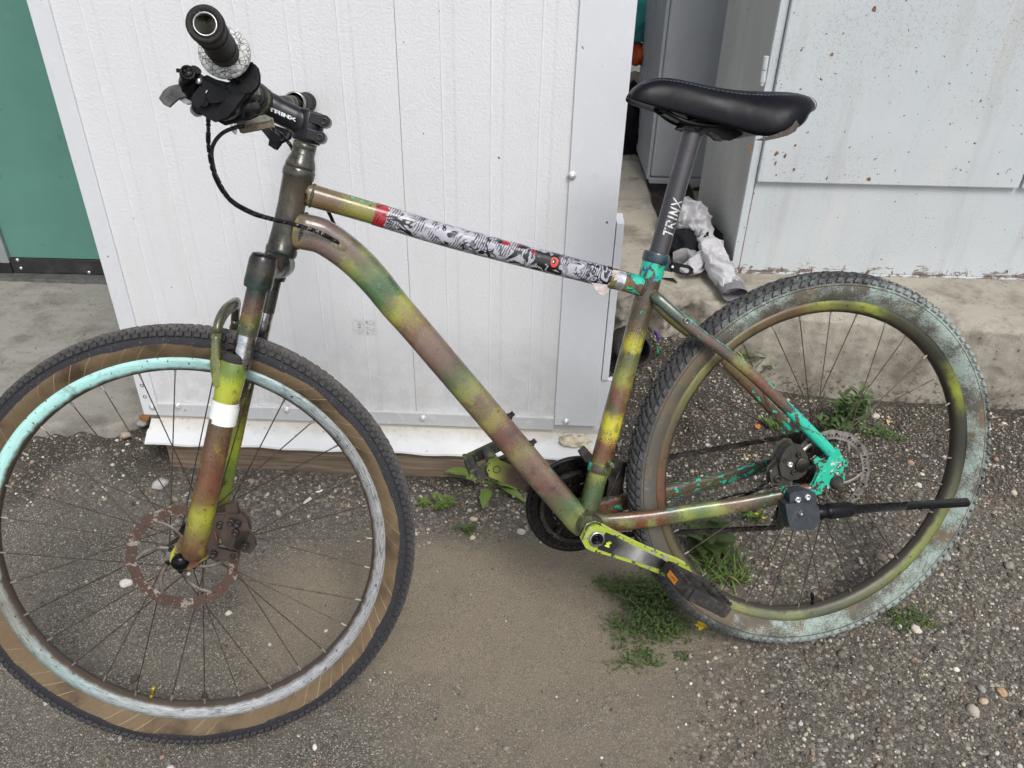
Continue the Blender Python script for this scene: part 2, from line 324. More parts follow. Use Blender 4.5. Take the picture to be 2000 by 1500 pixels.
def bez(P, n=8):
    """Catmull-Rom through points"""
    P = [Vector(p) for p in P]; Q = [P[0] * 2 - P[1]] + P + [P[-1] * 2 - P[-2]]; out = []
    for i in range(1, len(Q) - 2):
        for k in range(n):
            t = k / n; a, b, c, d = Q[i - 1:i + 3]
            out.append(.5 * ((2 * b) + (c - a) * t + (2 * a - 5 * b + 4 * c - d) * t * t + (3 * b - a - 3 * c + d) * t ** 3))
    return out + [P[-1]]
def empty(name, loc=(0, 0, 0), label=None, cat=None, group=None, rotz=0.):
    o = bpy.data.objects.new(name, None); COL.objects.link(o); o.location = loc; o.rotation_euler = (0, 0, rotz); o.empty_display_size = .05
    return tag(o, label, cat, group)
def tag(o, label=None, cat=None, group=None, kind=None):
    if label: o['label'] = label
    if cat: o['category'] = cat
    if group: o['group'] = group
    if kind: o['kind'] = kind
    return o
def lerp(a, b, t): return a + (b - a) * t

# ------------------------------------------------------------------ lettering drawn as strokes (T R I N X)
GLY = {'T': [((0, 1), (1, 1)), ((.5, 1), (.5, 0))], 'R': [((.08, 0), (.08, 1)), ((0, 1), (.8, 1)), ((.85, 1), (.85, .52)), ((.85, .5), (.1, .5)), ((.45, .5), (.95, 0))],
       'I': [((.5, 0), (.5, 1))], 'N': [((.08, 0), (.08, 1)), ((.08, 1), (.9, 0)), ((.9, 0), (.9, 1))], 'X': [((0, 0), (1, 1)), ((0, 1), (1, 0))],
       'S': [((.95, 1), (.1, 1)), ((.1, 1), (.1, .52)), ((.1, .5), (.9, .5)), ((.9, .5), (.9, 0)), ((.9, 0), (.05, 0))]}
def letters(mb, text, place, width=.8, th=.2, slant=.25, gap=.25, mi=0):
    """place(x, y) -> point; x runs along the word in letter heights"""
    x0 = 0.
    for ch in text:
        wch = width * (.3 if ch == 'I' else 1)
        for (a, b) in GLY[ch]:
            A = Vector((a[0] * wch if ch != 'I' else wch / 2, a[1])); Bq = Vector((b[0] * wch if ch != 'I' else wch / 2, b[1])); d = (Bq - A)
            L = d.length; d.normalize(); nn = Vector((-d.y, d.x)) * (th / 2 * (1.25 if abs(d.y) > .7 else .8)); A = A - d * th * .35; Bq = Bq + d * th * .35; k = 5
            vs = []
            for i in range(k + 1):
                p = A.lerp(Bq, i / k)
                for sgn in (1, -1):
                    q = p + nn * sgn; vs.append(place(x0 + q.x + slant * q.y, q.y))
            mb.add(vs, [(2 * i, 2 * i + 1, 2 * i + 3, 2 * i + 2) for i in range(k)], None, mi, False)
        x0 += wch + gap
    return x0

# ------------------------------------------------------------------ BICYCLE
bike = empty('bicycle', ORG, 'camouflage sprayed mountain bike leaning its handlebar on the white panelled kiosk', 'bicycle')
bike.rotation_mode = 'QUATERNION'
bike.rotation_quaternion = Matrix(((-BX[0], -BN[0], BU[0]), (-BX[1], -BN[1], BU[1]), (-BX[2], -BN[2], BU[2]))).to_quaternion()
NL = Vector((0, -1, 0))                                  # towards the left side of the bike (the camera's side)
fx, fu, fn = (Fk(1, 0, 0) - Fk(0, 0, 0)), (Fk(0, 1, 0) - Fk(0, 0, 0)), (Fk(0, 0, 1) - Fk(0, 0, 0))

# --- wheels
def tyre_mat_front():
    m = Mt('tan sidewall tyre', .7, 0, .2); u, v, _ = m.sep(m.uv)
    side = m.math('MINIMUM', v, m.math('SUBTRACT', 1., v))
    edge = m.math('ADD', .205, m.math('MULTIPLY', m.math('SUBTRACT', m.noise(11, 4, .6), .5), .15))
    tan = m.math('LESS_THAN', side, edge)
    tc = m.mix(m.noise(34, 4, .65), S(92, 77, 58), S(124, 107, 84)); tc = m.mix(m.step(m.noise(17, 4, .6), .46, .64), tc, S(76, 62, 48))
    hl = m.math('FRACT', m.math('ADD', m.math('MULTIPLY', u, 74.), m.math('ADD', m.math('MULTIPLY', side, 4.5), m.math('MULTIPLY', m.noise(40, 2), .25))))
    tc = m.mix(m.math('MULTIPLY', m.math('LESS_THAN', hl, .05), m.math('MULTIPLY', m.step(m.noise(13, 3), .42, .6), .6)), tc, S(176, 158, 124))
    bl = m.mix(m.noise(60, 4, .6), S(38, 39, 43), S(56, 56, 59)); bl = m.mix(m.step(m.noise(500, 2), .68, .72), bl, S(128, 126, 122))
    top = m.step(side, .33, .45); bl = m.mix(m.math('MULTIPLY', top, m.math('ADD', m.noise(90, 3), .12)), bl, S(112, 108, 104))
    m.col(m.mix(tan, bl, tc)); m.bump(m.noise(350, 3), .25, .0008); return m.m
def tyre_mat_rear():
    m = Mt('overspray tyre', .7, 0, .2); u, v, _ = m.sep(m.uv)
    side = m.math('MINIMUM', v, m.math('SUBTRACT', 1., v))
    wall = m.step(m.math('ADD', side, m.math('MULTIPLY', m.math('SUBTRACT', m.noise(60, 4), .5), .06)), .33, .27)
    amt = m.ramp(u, [(0, .92), (.06, .92), (.13, 1.), (.2, 1.), (.27, .74), (.33, .82), (.4, .6), (.46, .4), (.52, .42), (.6, .5), (.7, .95), (.8, 1.05), (.9, 1.08), (1, .92)])
    k = m.math('ADD', m.math('MULTIPLY', m.noise(420, 4, .75), .8), m.math('MULTIPLY', m.noise(22, 4, .65), .95)); k = m.math('ADD', k, m.math('SUBTRACT', m.math('MULTIPLY', amt, .36), .22))
    sp = m.math('MULTIPLY', m.step(k, .93, 1.12), .9)
    base = m.mix(m.step(m.noise(26, 3), .5, .6), S(92, 88, 80), S(108, 95, 78))
    c = m.mix(sp, base, m.mix(m.noise(90, 2), S(142, 166, 158), S(166, 176, 169)))
    hl = m.math('FRACT', m.math('ADD', m.math('MULTIPLY', u, 88.), m.math('ADD', m.math('MULTIPLY', side, 13.), m.math('MULTIPLY', m.noise(9, 1), 3.))))
    c = m.mix(m.math('MULTIPLY', m.math('LESS_THAN', hl, .09), m.math('MULTIPLY', m.step(m.noise(20, 2), .4, .6), .6)), c, S(80, 79, 74)); hl2 = m.math('FRACT', m.math('SUBTRACT', m.math('MULTIPLY', u, 88.), m.math('ADD', m.math('MULTIPLY', side, 13.), m.math('MULTIPLY', m.noise(9, 1), 2.)))); c = m.mix(m.math('MULTIPLY', m.math('LESS_THAN', hl2, .08), m.math('MULTIPLY', m.step(m.noise(14, 2), .5, .65), .4)), c, S(88, 86, 81)); c = m.mix(m.math('LESS_THAN', m.math('ABSOLUTE', m.math('SUBTRACT', side, .262)), .006), c, S(58, 54, 48))
    bl = m.mix(m.noise(80, 4), S(50, 51, 53), S(88, 87, 87)); bl = m.mix(m.math('MULTIPLY', m.step(m.math('ADD', k, m.math('MULTIPLY', m.math('SUBTRACT', .44, side), 1.3)), .99, 1.14), m.ramp(u, [(0, .9), (.12, .9), (.2, .6), (.3, .3), (.55, .25), (.68, .6), (.8, .95), (1, .9)])), bl, S(150, 160, 156))
    m.col(m.mix(wall, bl, c)); m.bump(m.noise(350, 3), .25, .0008); return m.m
def rim_mat(name, stops, scuff, inner, streak):
    m = Mt(name, .45, .1, .5); u, v, _ = m.sep(m.uv)
    uu = m.math('ADD', u, m.math('ADD', m.math('MULTIPLY', m.math('SUBTRACT', m.noise(25, 2), .5), .03), m.math('MULTIPLY', m.math('SUBTRACT', m.noise(1300, 1), .5), .016)))
    c = m.ramp(uu, stops)
    sv = m.xyz(m.math('MULTIPLY', u, 26.), m.math('MULTIPLY', v, 30.), 0.)
    c = m.mix(m.math('MULTIPLY', m.step(m.noise(3, 5, .75, sv), .47, .58), streak if not isinstance(streak, list) else m.ramp(u, streak)), c, scuff)
    c = m.mix(m.step(m.noise(24, 5, .7), .55, .7), c, m.mix(.65, c, S(48, 46, 42)))
    c = m.mix(m.step(m.noise(140, 4), .66, .69), c, S(38, 36, 34))
    inn = m.step(m.math('ADD', v, m.math('MULTIPLY', m.math('SUBTRACT', m.noise(70, 3), .5), .12)), .30, .38)
    c = m.mix(inn, c, m.mix(m.noise(35, 3), inner, S(62, 56, 48))); m.col(c); m.bump(m.noise(300, 2), .15, .0005); return m.m
RF = [(0, S(166, 166, 165)), (.1, S(162, 166, 166)), (.19, S(158, 190, 190)), (.25, S(176, 224, 220)), (.35, S(180, 232, 226)), (.47, S(182, 230, 224)), (.53, S(128, 124, 112)), (.57, S(150, 158, 152)), (.62, S(150, 170, 168)), (.68, S(160, 166, 166)), (.78, S(178, 181, 182)), (.88, S(170, 171, 172)), (1, S(166, 166, 165))]
RR = [(0, S(50, 50, 46)), (.035, S(60, 62, 48)), (.065, S(142, 150, 56)), (.09, S(104, 110, 52)), (.105, S(44, 45, 42)), (.15, S(62, 62, 50)), (.185, S(76, 78, 54)), (.205, S(150, 158, 62)), (.222, S(92, 92, 60)), (.25, S(134, 138, 62)), (.28, S(98, 74, 56)), (.34, S(108, 96, 66)), (.38, S(122, 122, 72)), (.44, S(96, 88, 66)), (.5, S(110, 78, 58)), (.55, S(96, 86, 62)), (.6, S(98, 92, 70)), (.67, S(132, 136, 88)), (.7, S(104, 108, 82)), (.735, S(120, 126, 86)), (.77, S(80, 82, 66)), (.83, S(100, 102, 70)), (.88, S(124, 130, 72)), (.925, S(118, 124, 68)), (.96, S(84, 86, 62)), (1, S(50, 50, 46))]
M['tyre_f'] = tyre_mat_front(); M['tyre_r'] = tyre_mat_rear()
M['rim_f'] = rim_mat('mint painted rim', RF, S(66, 66, 70), S(86, 72, 62), [(0, .95), (.14, .9), (.22, .45), (.3, .22), (.47, .25), (.56, .8), (.64, .7), (1, .95)])
M['rim_r'] = rim_mat('dark olive sprayed rim', RR, S(60, 58, 50), S(56, 52, 46), .35)

def tyre(name, parent, mat, front):
    mb = MB(); NT, prof = 192, []
    ctrl = [(.2965, -.0125), (.303, -.018), (.311, -.0235), (.319, -.0258), (.327, -.0248), (.334, -.0205), (.3385, -.0125), (.340, 0.)]
    ctrl = ctrl + [(r, -y) for r, y in ctrl[-2::-1]]; m = len(ctrl); vs, uv, fs = [], [], []
    for j in range(NT + 1):
        a = 2 * PI * j / NT
        for i, (r, y) in enumerate(ctrl): vs.append((r * math.cos(a), y, r * math.sin(a))); uv.append((j / NT, i / (m - 1)))
    for j in range(NT):
        for i in range(m - 1): fs.append((j * m + i, j * m + i + 1, (j + 1) * m + i + 1, (j + 1) * m + i))
    mb.add(vs, fs, uv, 0, True)
    rows = ([(-.0215, .0040, .0050, 0.), (-.0150, .0044, .0046, .5), (-.0075, .0044, .0042, 0.), (0., .0044, .0042, .5), (.0075, .0044, .0042, 0.), (.0150, .0044, .0046, .5), (.0215, .0040, .0050, 0.)] if front else
            [(-.0218, .0046, .0060, 0.), (-.0145, .0040, .0052, .5), (-.0065, .0034, .0060, .1), (.0010, .0034, .0060, .6), (.0085, .0034, .0060, .1), (.0150, .0040, .0052, .5), (.0218, .0046, .0060, 0.)])
    K = 176 if front else 128
    for y, hw_, hl, ph in rows:
        # radius of casing at this y
        r0 = next(lerp(ctrl[i][0], ctrl[i + 1][0], (y - ctrl[i][1]) / (ctrl[i + 1][1] - ctrl[i][1])) for i in range(4, m - 5) if ctrl[i][1] <= y <= ctrl[i + 1][1] + 1e-9)
        tl = y / .0225; tilt = math.copysign(min(1.15, abs(tl) ** 1.7 * 1.1), y); N = (math.cos(tilt), math.sin(tilt)); T = (-math.sin(tilt), math.cos(tilt)); hgt = .0042 if front else .0046
        vv = .5 + y / .052 * .36
        for k in range(K):
            a = 2 * PI * (k + ph) / K; ja = (random.random() - .5) * .0012; hh = hgt * random.uniform(.85, 1.08)
            ca, sa = math.cos(a), math.sin(a); er, et = Vector((ca, 0, sa)), Vector((-sa, 0, ca)); ey = Vector((0, 1, 0))
            nr = er * N[0] + ey * N[1]; lt = er * T[0] + ey * T[1]; c = er * r0 + ey * y
            sk_ = 0. if front else math.copysign(.0028, y) * (1 if abs(y) > .003 else .4)
            pts = []
            for hgt_, sc in ((-.001, 1.0), (hh, .80)):
                for s1, s2 in ((-1, -1), (1, -1), (1, 1), (-1, 1)):
                    pts.append(c + nr * hgt_ + lt * (s1 * hw_ * sc) + et * (s2 * hl * sc * (.62 if not front and (s1 * s2) > 0 and abs(y) < .018 else 1.) + ja + s1 * sk_))
            mb.add(pts, [(4, 5, 6, 7), (0, 1, 5, 4), (1, 2, 6, 5), (2, 3, 7, 6), (3, 0, 4, 7)], [(a / 2 / PI % 1, vv)] * 8, 0, False)
    return mb.build(name, mat, parent)
def wheel(front):
    mb = MB(); NT = 180
    pr = [(.2985, -.0118), (.2985, -.0135), (.291, -.0137), (.284, -.0115), (.2775, -.0075), (.276, 0.), (.2775, .0075), (.284, .0115), (.291, .0137), (.2985, .0135), (.2985, .0118), (.292, .011), (.292, -.011)]
    m = len(pr); vs, uv, fs = [], [], []
    for j in range(NT + 1):
        a = 2 * PI * j / NT
        for i, (r, y) in enumerate(pr): vs.append((r * math.cos(a), y, r * math.sin(a))); uv.append((j / NT, min(i, 10 - i if i <= 10 else 0) / 10))
    for j in range(NT):
        for i in range(m):
            i2 = (i + 1) % m; fs.append((j * m + i, j * m + i2, (j + 1) * m + i2, (j + 1) * m + i))
    mb.add(vs, fs, uv, 0, True)
    wh = mb.build('front_wheel' if front else 'rear_wheel', M['rim_f' if front else 'rim_r'], bike)
    if front:
        wh.matrix_local = Matrix.Translation(Fk(0, 0, 0)) @ Matrix(((-fx.x, -fn.x, fu.x), (-fx.y, -fn.y, fu.y), (-fx.z, -fn.z, fu.z))).to_4x4()
        wh['label'] = 'front wheel with mint green scuffed rim and tan sidewall tyre'
    else:
        wh.location = B(0, 0, 0); wh['label'] = 'rear wheel with dark olive rim and mint sprayed tyre'
    tyre('tyre', wh, M['tyre_f' if front else 'tyre_r'], front)
    # hub
    hb = MB(); hwid = .031
    hb.lathe((0, -.052, 0), (0, 1, 0), [(.006, 0), (.011, .0), (.011, .012), (.013, .014), (.027, .019), (.028, .022), (.017, .027), (.014, .05), (.017, .078), (.028, .083), (.027, .086), (.012, .09), (.011, .104), (.006, .104)], 28)
    hb.build('hub', M['greasy'], wh)
    # spokes: 32, crossed three times, shared mesh per flange side
    for side in (-1, 1):
        for lead in (-1, 1):
            sm = MB(); a_h = lead * math.radians(62)
            p0 = Vector((.026 * math.sin(a_h), side * (.031 + .0015 * lead), .026 * math.cos(a_h))); p1 = Vector((0, side * .003, .2785))
            sm.tube([p0, p0.lerp(p1, .5), p1], .00095, 6, side=(1, 0, 0), mi=0, caps=False)
            q = p1.lerp(p0, .042); sm.tube([p1 + (p1 - p0).normalized() * .003, q], .0017, 8, side=(1, 0, 0), mi=1)
            me = None
            for k in range(8):
                ang = 2 * PI * (k * 4 + (0 if side < 0 else 1) + (0 if lead < 0 else 2)) / 32 + .06
                if me is None: o = sm.build('spoke', [M['spoke'], M['nipple']], wh); me = o.data
                else: o = bpy.data.objects.new('spoke', me); COL.objects.link(o); o.parent = wh
                o.rotation_euler = (0, ang, 0)
    # valve
    va = math.radians(-90 - 21) if front else math.radians(-90 + 3)
    d = Vector((math.cos(va), 0, math.sin(va))); vb = MB()
    if front: va2 = d
    vb.lathe(d * .277, -d, [(.0, 0), (.0032, 0), (.0032, .006), (.0026, .007), (.0026, .010), (.0036, .0105), (.0036, .021), (.0028, .022), (0, .022)], 14)
    vb.build('valve', M['brass'] if front else M['plastic'], wh)
    # rotor (left side, towards the camera)
    rb = MB(); N = 144; yy = -.047; th = .0018; holes = []
    def ring(r_in, r_out, wav, hole_every=0, a_off=0., mi=0):
        vs = []; 
        for j in range(N):
            a = 2 * PI * j / N; wv = wav * math.cos(12 * a + a_off)
            for r, y in ((r_in + wv * .6, yy), (r_out + wv, yy), (r_out + wv, yy + th), (r_in + wv * .6, yy + th)): vs.append((r * math.cos(a), y, r * math.sin(a)))
        fs = []
        for j in range(N):
            k = (j + 1) % N
            if hole_every and j % hole_every == 0: continue
            for i in range(4): fs.append((j * 4 + i, j * 4 + (i + 1) % 4, k * 4 + (i + 1) % 4, k * 4 + i))
        rb.add(vs, fs, None, mi, False)
    if front:
        ring(.0668, .0695, .0008); ring(.0695, .0738, .0008, 4, 0.); ring(.0738, .0765, .0010, 0); ring(.0765, .0795, .0012, 5); ring(.0795, .0822, .0015)
    else:
        ring(.0655, .0695, .0004); ring(.0695, .0735, .0004, 2); ring(.0735, .0810, .0009)
    NA = 6
    for k in range(NA):
        a0 = 2 * PI * k / NA + .25
        pts = []
        for t in np.linspace(0, 1, 7):
            a = a0 + t * .75; r = lerp(.019, .068, t); pts.append(Vector((r * math.cos(a), yy + th / 2, r * math.sin(a))))
        rb.tube(pts, (th / 2, .0028), 8, side=(0, 1, 0), mi=1)
        rb.disc((.0215 * math.cos(a0), yy - .004, .0215 * math.sin(a0)), (0, 1, 0), .0036, .005, 10, mi=2)
    rb.lathe((0, yy, 0), (0, 1, 0), [(.013, 0), (.0245, 0), (.0245, th), (.013, th)], 28, mi=1, smooth=False)
    if not front:
        for k in range(18):
            a = 2 * PI * k / 18; rb.disc((.0745 * math.cos(a), yy - .001, .0745 * math.sin(a)), (0, 1, 0), .0022, .0035, 8, mi=2)
    rb.build('brake_disc', [M['rotor_f' if front else 'rotor_r'], M['rotor_arm' if front else 'rotor_r'], M['plastic']], wh)
    return wh
wF = wheel(True); wR = wheel(False)
# --- frame
Cm = {}
Cm['head'] = camo('head tube camouflage', [(0, S(76, 78, 68)), (.25, S(100, 92, 78)), (.5, S(98, 88, 72)), (.72, S(80, 80, 64)), (1, S(56, 56, 48))], chips=[(0, .0), (.5, .2), (.7, .22), (.8, .16), (1, .1)], warp=.3, dust=.1, rough=.28, metal=.35, topside=0.)
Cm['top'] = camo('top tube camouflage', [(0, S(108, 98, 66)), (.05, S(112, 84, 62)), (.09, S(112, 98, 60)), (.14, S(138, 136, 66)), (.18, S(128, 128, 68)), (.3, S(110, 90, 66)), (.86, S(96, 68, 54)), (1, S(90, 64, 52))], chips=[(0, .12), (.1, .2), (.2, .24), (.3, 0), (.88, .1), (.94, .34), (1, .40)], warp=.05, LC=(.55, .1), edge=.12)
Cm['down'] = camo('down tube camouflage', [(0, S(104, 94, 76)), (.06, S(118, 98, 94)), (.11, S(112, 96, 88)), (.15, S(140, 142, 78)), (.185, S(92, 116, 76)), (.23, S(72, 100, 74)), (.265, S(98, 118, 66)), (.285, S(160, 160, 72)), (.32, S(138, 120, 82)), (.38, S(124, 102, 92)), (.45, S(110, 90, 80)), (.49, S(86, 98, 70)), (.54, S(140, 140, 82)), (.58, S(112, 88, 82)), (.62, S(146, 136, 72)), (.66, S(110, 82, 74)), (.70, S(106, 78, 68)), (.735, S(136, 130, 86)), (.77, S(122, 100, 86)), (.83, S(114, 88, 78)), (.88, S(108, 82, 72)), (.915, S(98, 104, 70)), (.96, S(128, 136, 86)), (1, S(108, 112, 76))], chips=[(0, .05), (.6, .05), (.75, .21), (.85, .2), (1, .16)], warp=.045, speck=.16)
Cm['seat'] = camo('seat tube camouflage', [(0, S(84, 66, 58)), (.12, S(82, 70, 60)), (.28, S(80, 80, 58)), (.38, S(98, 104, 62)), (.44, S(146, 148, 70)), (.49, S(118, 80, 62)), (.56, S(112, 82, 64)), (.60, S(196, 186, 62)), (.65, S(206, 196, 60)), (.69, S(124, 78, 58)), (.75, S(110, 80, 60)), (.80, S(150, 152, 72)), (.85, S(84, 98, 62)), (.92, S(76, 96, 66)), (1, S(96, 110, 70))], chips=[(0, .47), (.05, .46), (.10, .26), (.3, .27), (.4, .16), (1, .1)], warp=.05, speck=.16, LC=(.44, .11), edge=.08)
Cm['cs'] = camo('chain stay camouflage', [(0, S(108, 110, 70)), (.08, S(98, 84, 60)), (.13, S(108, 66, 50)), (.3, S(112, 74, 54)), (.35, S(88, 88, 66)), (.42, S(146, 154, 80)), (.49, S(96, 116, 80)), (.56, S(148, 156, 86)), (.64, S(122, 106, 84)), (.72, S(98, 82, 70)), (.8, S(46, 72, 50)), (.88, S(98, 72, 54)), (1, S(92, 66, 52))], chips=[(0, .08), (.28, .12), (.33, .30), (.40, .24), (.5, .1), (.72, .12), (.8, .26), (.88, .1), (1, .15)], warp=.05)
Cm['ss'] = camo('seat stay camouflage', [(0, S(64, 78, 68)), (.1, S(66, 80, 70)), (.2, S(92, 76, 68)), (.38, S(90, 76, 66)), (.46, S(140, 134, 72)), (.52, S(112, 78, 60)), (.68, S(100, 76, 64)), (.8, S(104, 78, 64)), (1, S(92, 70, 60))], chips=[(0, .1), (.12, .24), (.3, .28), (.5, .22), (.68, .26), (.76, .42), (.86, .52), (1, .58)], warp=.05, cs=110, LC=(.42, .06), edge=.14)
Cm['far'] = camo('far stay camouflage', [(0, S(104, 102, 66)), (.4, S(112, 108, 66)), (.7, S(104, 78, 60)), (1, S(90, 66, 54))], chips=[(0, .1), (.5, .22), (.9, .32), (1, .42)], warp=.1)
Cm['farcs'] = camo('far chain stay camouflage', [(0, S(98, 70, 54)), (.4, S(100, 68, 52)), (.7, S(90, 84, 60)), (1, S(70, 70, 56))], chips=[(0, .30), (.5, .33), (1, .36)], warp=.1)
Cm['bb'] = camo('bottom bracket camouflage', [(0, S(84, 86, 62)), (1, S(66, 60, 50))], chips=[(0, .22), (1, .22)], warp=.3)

HT, HB = (.8264, .5482), (.8652, .4342)
hd = Vector((HT[0] - HB[0], HT[1] - HB[1])).normalized()
def ha(t, n=0.): return B(HB[0] + hd.x * t, HB[1] + hd.y * t, n)      # metres up the head tube from its foot
HL = .1204
fr = MB()
prof = [(-.004, .0212), (0, .0226), (.006, .0226), (.008, .0212), (.03, .0198), (.07, .0196), (HL - .012, .0212), (HL - .01, .0228), (HL, .0228), (HL + .003, .021)]
fr.tube([ha(HL + .004 - t - .004) if False else ha(t) for t, r in prof][::-1], [r for t, r in prof][::-1], 36)
frame = fr.build('frame', Cm['head'], bike); frame['label'] = 'welded frame sprayed in olive, brown and yellow patches'
# top tube
TT = [(.8190, .5135), (.8104, .511), (.7256, .4808), (.6021, .4358), (.3745, .3629), (.3152, .3430), (.3085, .341)]
tp = bez([B(*p) for p in TT], 6)
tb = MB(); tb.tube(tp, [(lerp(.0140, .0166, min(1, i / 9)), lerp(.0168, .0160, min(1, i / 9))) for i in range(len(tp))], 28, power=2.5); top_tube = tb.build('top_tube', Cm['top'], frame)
# printed wrap over the top tube
def along(path, t):
    L = [0.]
    for a, b in zip(path, path[1:]): L.append(L[-1] + (b - a).length)
    x = t * L[-1]
    for i in range(len(path) - 1):
        if x <= L[i + 1] + 1e-9: return path[i].lerp(path[i + 1], (x - L[i]) / max(1e-9, L[i + 1] - L[i]))
    return path[-1]
wr = MB(); wr.tube([along(tp, lerp(.183, .874, i / 40)) for i in range(41)], (.0174, .0168), 32, power=2.5, caps=False); wrap = wr.build('printed_wrap', M['wrap'], frame); wrap['label'] = 'white vinyl wrap printed with black swirls and red patches'
# its torn rear edge: curled scraps and a silver tape band
sc_ = MB()
for k in range(9):
    c = along(tp, .874 + random.uniform(-.006, .014)); a = random.uniform(0.2, 2.2); d = Vector((0, -math.cos(a), math.sin(a)))
    p = c + d * .0172; t = (along(tp, .9) - c).normalized(); l = random.uniform(.004, .011); wv = random.uniform(.003, .007); s_ = t.cross(d)
    sc_.add([p - s_ * wv, p + s_ * wv, p + t * l + d * random.uniform(.001, .005) + s_ * wv * .4, p + t * l * .8 + d * .002 - s_ * wv], [(0, 1, 2, 3)], [(.3, .3), (.3, .5), (.35, .5), (.35, .3)], 0, False)
c0 = along(tp, .875); sc_.add([Bp(1155, 552, .017), Bp(1186, 556, .017), Bp(1187, 570, .018), Bp(1176, 577, .020), Bp(1166, 570, .019)], [(0, 1, 2, 3, 4)], [(.9, .3)] * 5, 0, False)
o = sc_.build('torn_edge', plain('torn film', S(176, 164, 160), .45, vs=120, var=.35), frame); sd = o.modifiers.new('thick', 'SOLIDIFY'); sd.thickness = .0003
st_ = MB(); st_.tube([along(tp, lerp(.892, .918, i / 4)) for i in range(5)], (.0171, .0165), 28, power=2.5, caps=False); st_.build('silver_tape', M['silver_tape'], frame)
# down tube
DT = [(.846, .466), (.8265, .461), (.8043, .453), (.778, .4327), (.7543, .4086), (.7314, .379), (.7085, .3445), (.68, .3055), (.62, .2205), (.5589, .134), (.49, .036), (.4390, -.0365), (.425, -.056)]
dp = bez([B(*p) for p in DT], 6); nD = len(dp)
db = MB(); rad = []
for i in range(nD):
    t = i / (nD - 1); rad.append((lerp(.0165, .0225, min(1, t / .07)) if t < .07 else lerp(.0225, .0235, t), lerp(.0265, .0228, min(1, t * 1.8)) if t < .93 else lerp(.0228, .0205, (t - .93) / .07)))
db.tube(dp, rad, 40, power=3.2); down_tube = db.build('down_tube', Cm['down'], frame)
# seat tube + top reinforcement
sb = MB(); S0, S1 = Vector((.2948, .3830)), Vector((.4175, -.043))
sp_ = [B(*(S0.lerp(S1, i / 24))) for i in range(25)]
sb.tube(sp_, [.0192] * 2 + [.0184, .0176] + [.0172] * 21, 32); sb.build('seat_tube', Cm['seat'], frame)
# weld fillets
wl_ = MB()
def weld(mb, c, axis, r, rr, n=40, asp=1.):
    ax = Vector(axis).normalized(); rf = Vector((0, -1, 0)); rf = (rf - ax * rf.dot(ax)).normalized(); q = ax.cross(rf); c = Vector(c)
    for k in range(n):
        a = 2 * PI * k / n; p = c + (rf * math.cos(a) + q * math.sin(a) * asp) * r
        mb.ball(p, rr, rr, rr, 6)
for wa in ((B(.8125, .5118), B(.7256, .4808) - B(.8104, .511), .0152, .0028, 34, 1.), (B(.8320, .4628), B(.8043, .453) - B(.8265, .461), .0205, .0034, 40, 1.22), (B(.3175, .3438), B(.3745, .3629) - B(.3152, .343), .0168, .003, 34, 1.)):
    wl_ = MB(); weld(wl_, *wa); o = wl_.build('weld_bead', Cm['head'], frame); o['kind'] = 'stuff'
# bottom bracket shell
bb = MB(); BBc = (.4205, -.0435)
bb.lathe(B(*BBc, -.038), NL, [(.016, 0), (.021, 0), (.0218, .003), (.0212, .006), (.0212, .070), (.0218, .073), (.021, .076), (.016, .076)], 36); bb.build('bottom_bracket_shell', Cm['bb'], frame)
# stays
for sgn in (1, -1):
    mb = MB(); P = [(.302, .331, .010), (.2946, .3222, .022), (.249, .2784, .040), (.1673, .2114, .055), (.0871, .1319, .062), (.026, .068, .067), (.010, .050, .068)]
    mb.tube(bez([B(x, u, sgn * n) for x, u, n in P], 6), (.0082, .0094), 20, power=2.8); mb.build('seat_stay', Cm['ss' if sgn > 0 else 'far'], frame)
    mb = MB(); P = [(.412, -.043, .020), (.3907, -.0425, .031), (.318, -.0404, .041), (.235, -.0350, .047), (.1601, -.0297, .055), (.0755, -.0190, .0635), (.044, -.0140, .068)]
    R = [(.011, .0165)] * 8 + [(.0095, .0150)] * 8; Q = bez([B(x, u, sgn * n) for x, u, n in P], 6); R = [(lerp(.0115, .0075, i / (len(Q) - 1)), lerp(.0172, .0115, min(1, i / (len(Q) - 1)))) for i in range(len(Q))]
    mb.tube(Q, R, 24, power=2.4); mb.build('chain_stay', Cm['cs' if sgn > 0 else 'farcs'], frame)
# left dropout plate
def tri_plate(mb, pts, n, th, mi=0, fr_='B'):
    f = Bp if fr_ == 'B' else Fp
    return mb.prism([f(x, y, n) for x, y in pts], (NL if fr_ == 'B' else fn.normalized()) * -th, mi)
do = MB()
tri_plate(do, [(1622, 890), (1637, 877), (1642, 888), (1646, 898), (1652, 899), (1656, 904), (1654, 910), (1647, 911), (1646, 922), (1649, 932), (1647, 944), (1636, 952), (1620, 953), (1606, 962), (1594, 966), (1580, 968), (1556, 968), (1530, 962), (1533, 954), (1548, 956), (1570, 954), (1588, 949), (1594, 938), (1601, 922), (1594, 908), (1588, 900), (1597, 893), (1606, 900), (1616, 899)], .072, .007)
o = do.build('dropout', M['dropout'], frame, .0012); o['label'] = 'teal rear dropout plate worn to bare metal'
do2 = MB(); do2.prism([B(x, u, -.066) for x, u in ((.03, .062), (.0, .066), (-.018, .02), (-.016, -.014), (.02, -.024), (.06, -.022), (.055, -.005), (.03, .0))], (0, -.006, 0)); do2.build('dropout', Cm['farcs'], frame, .001)
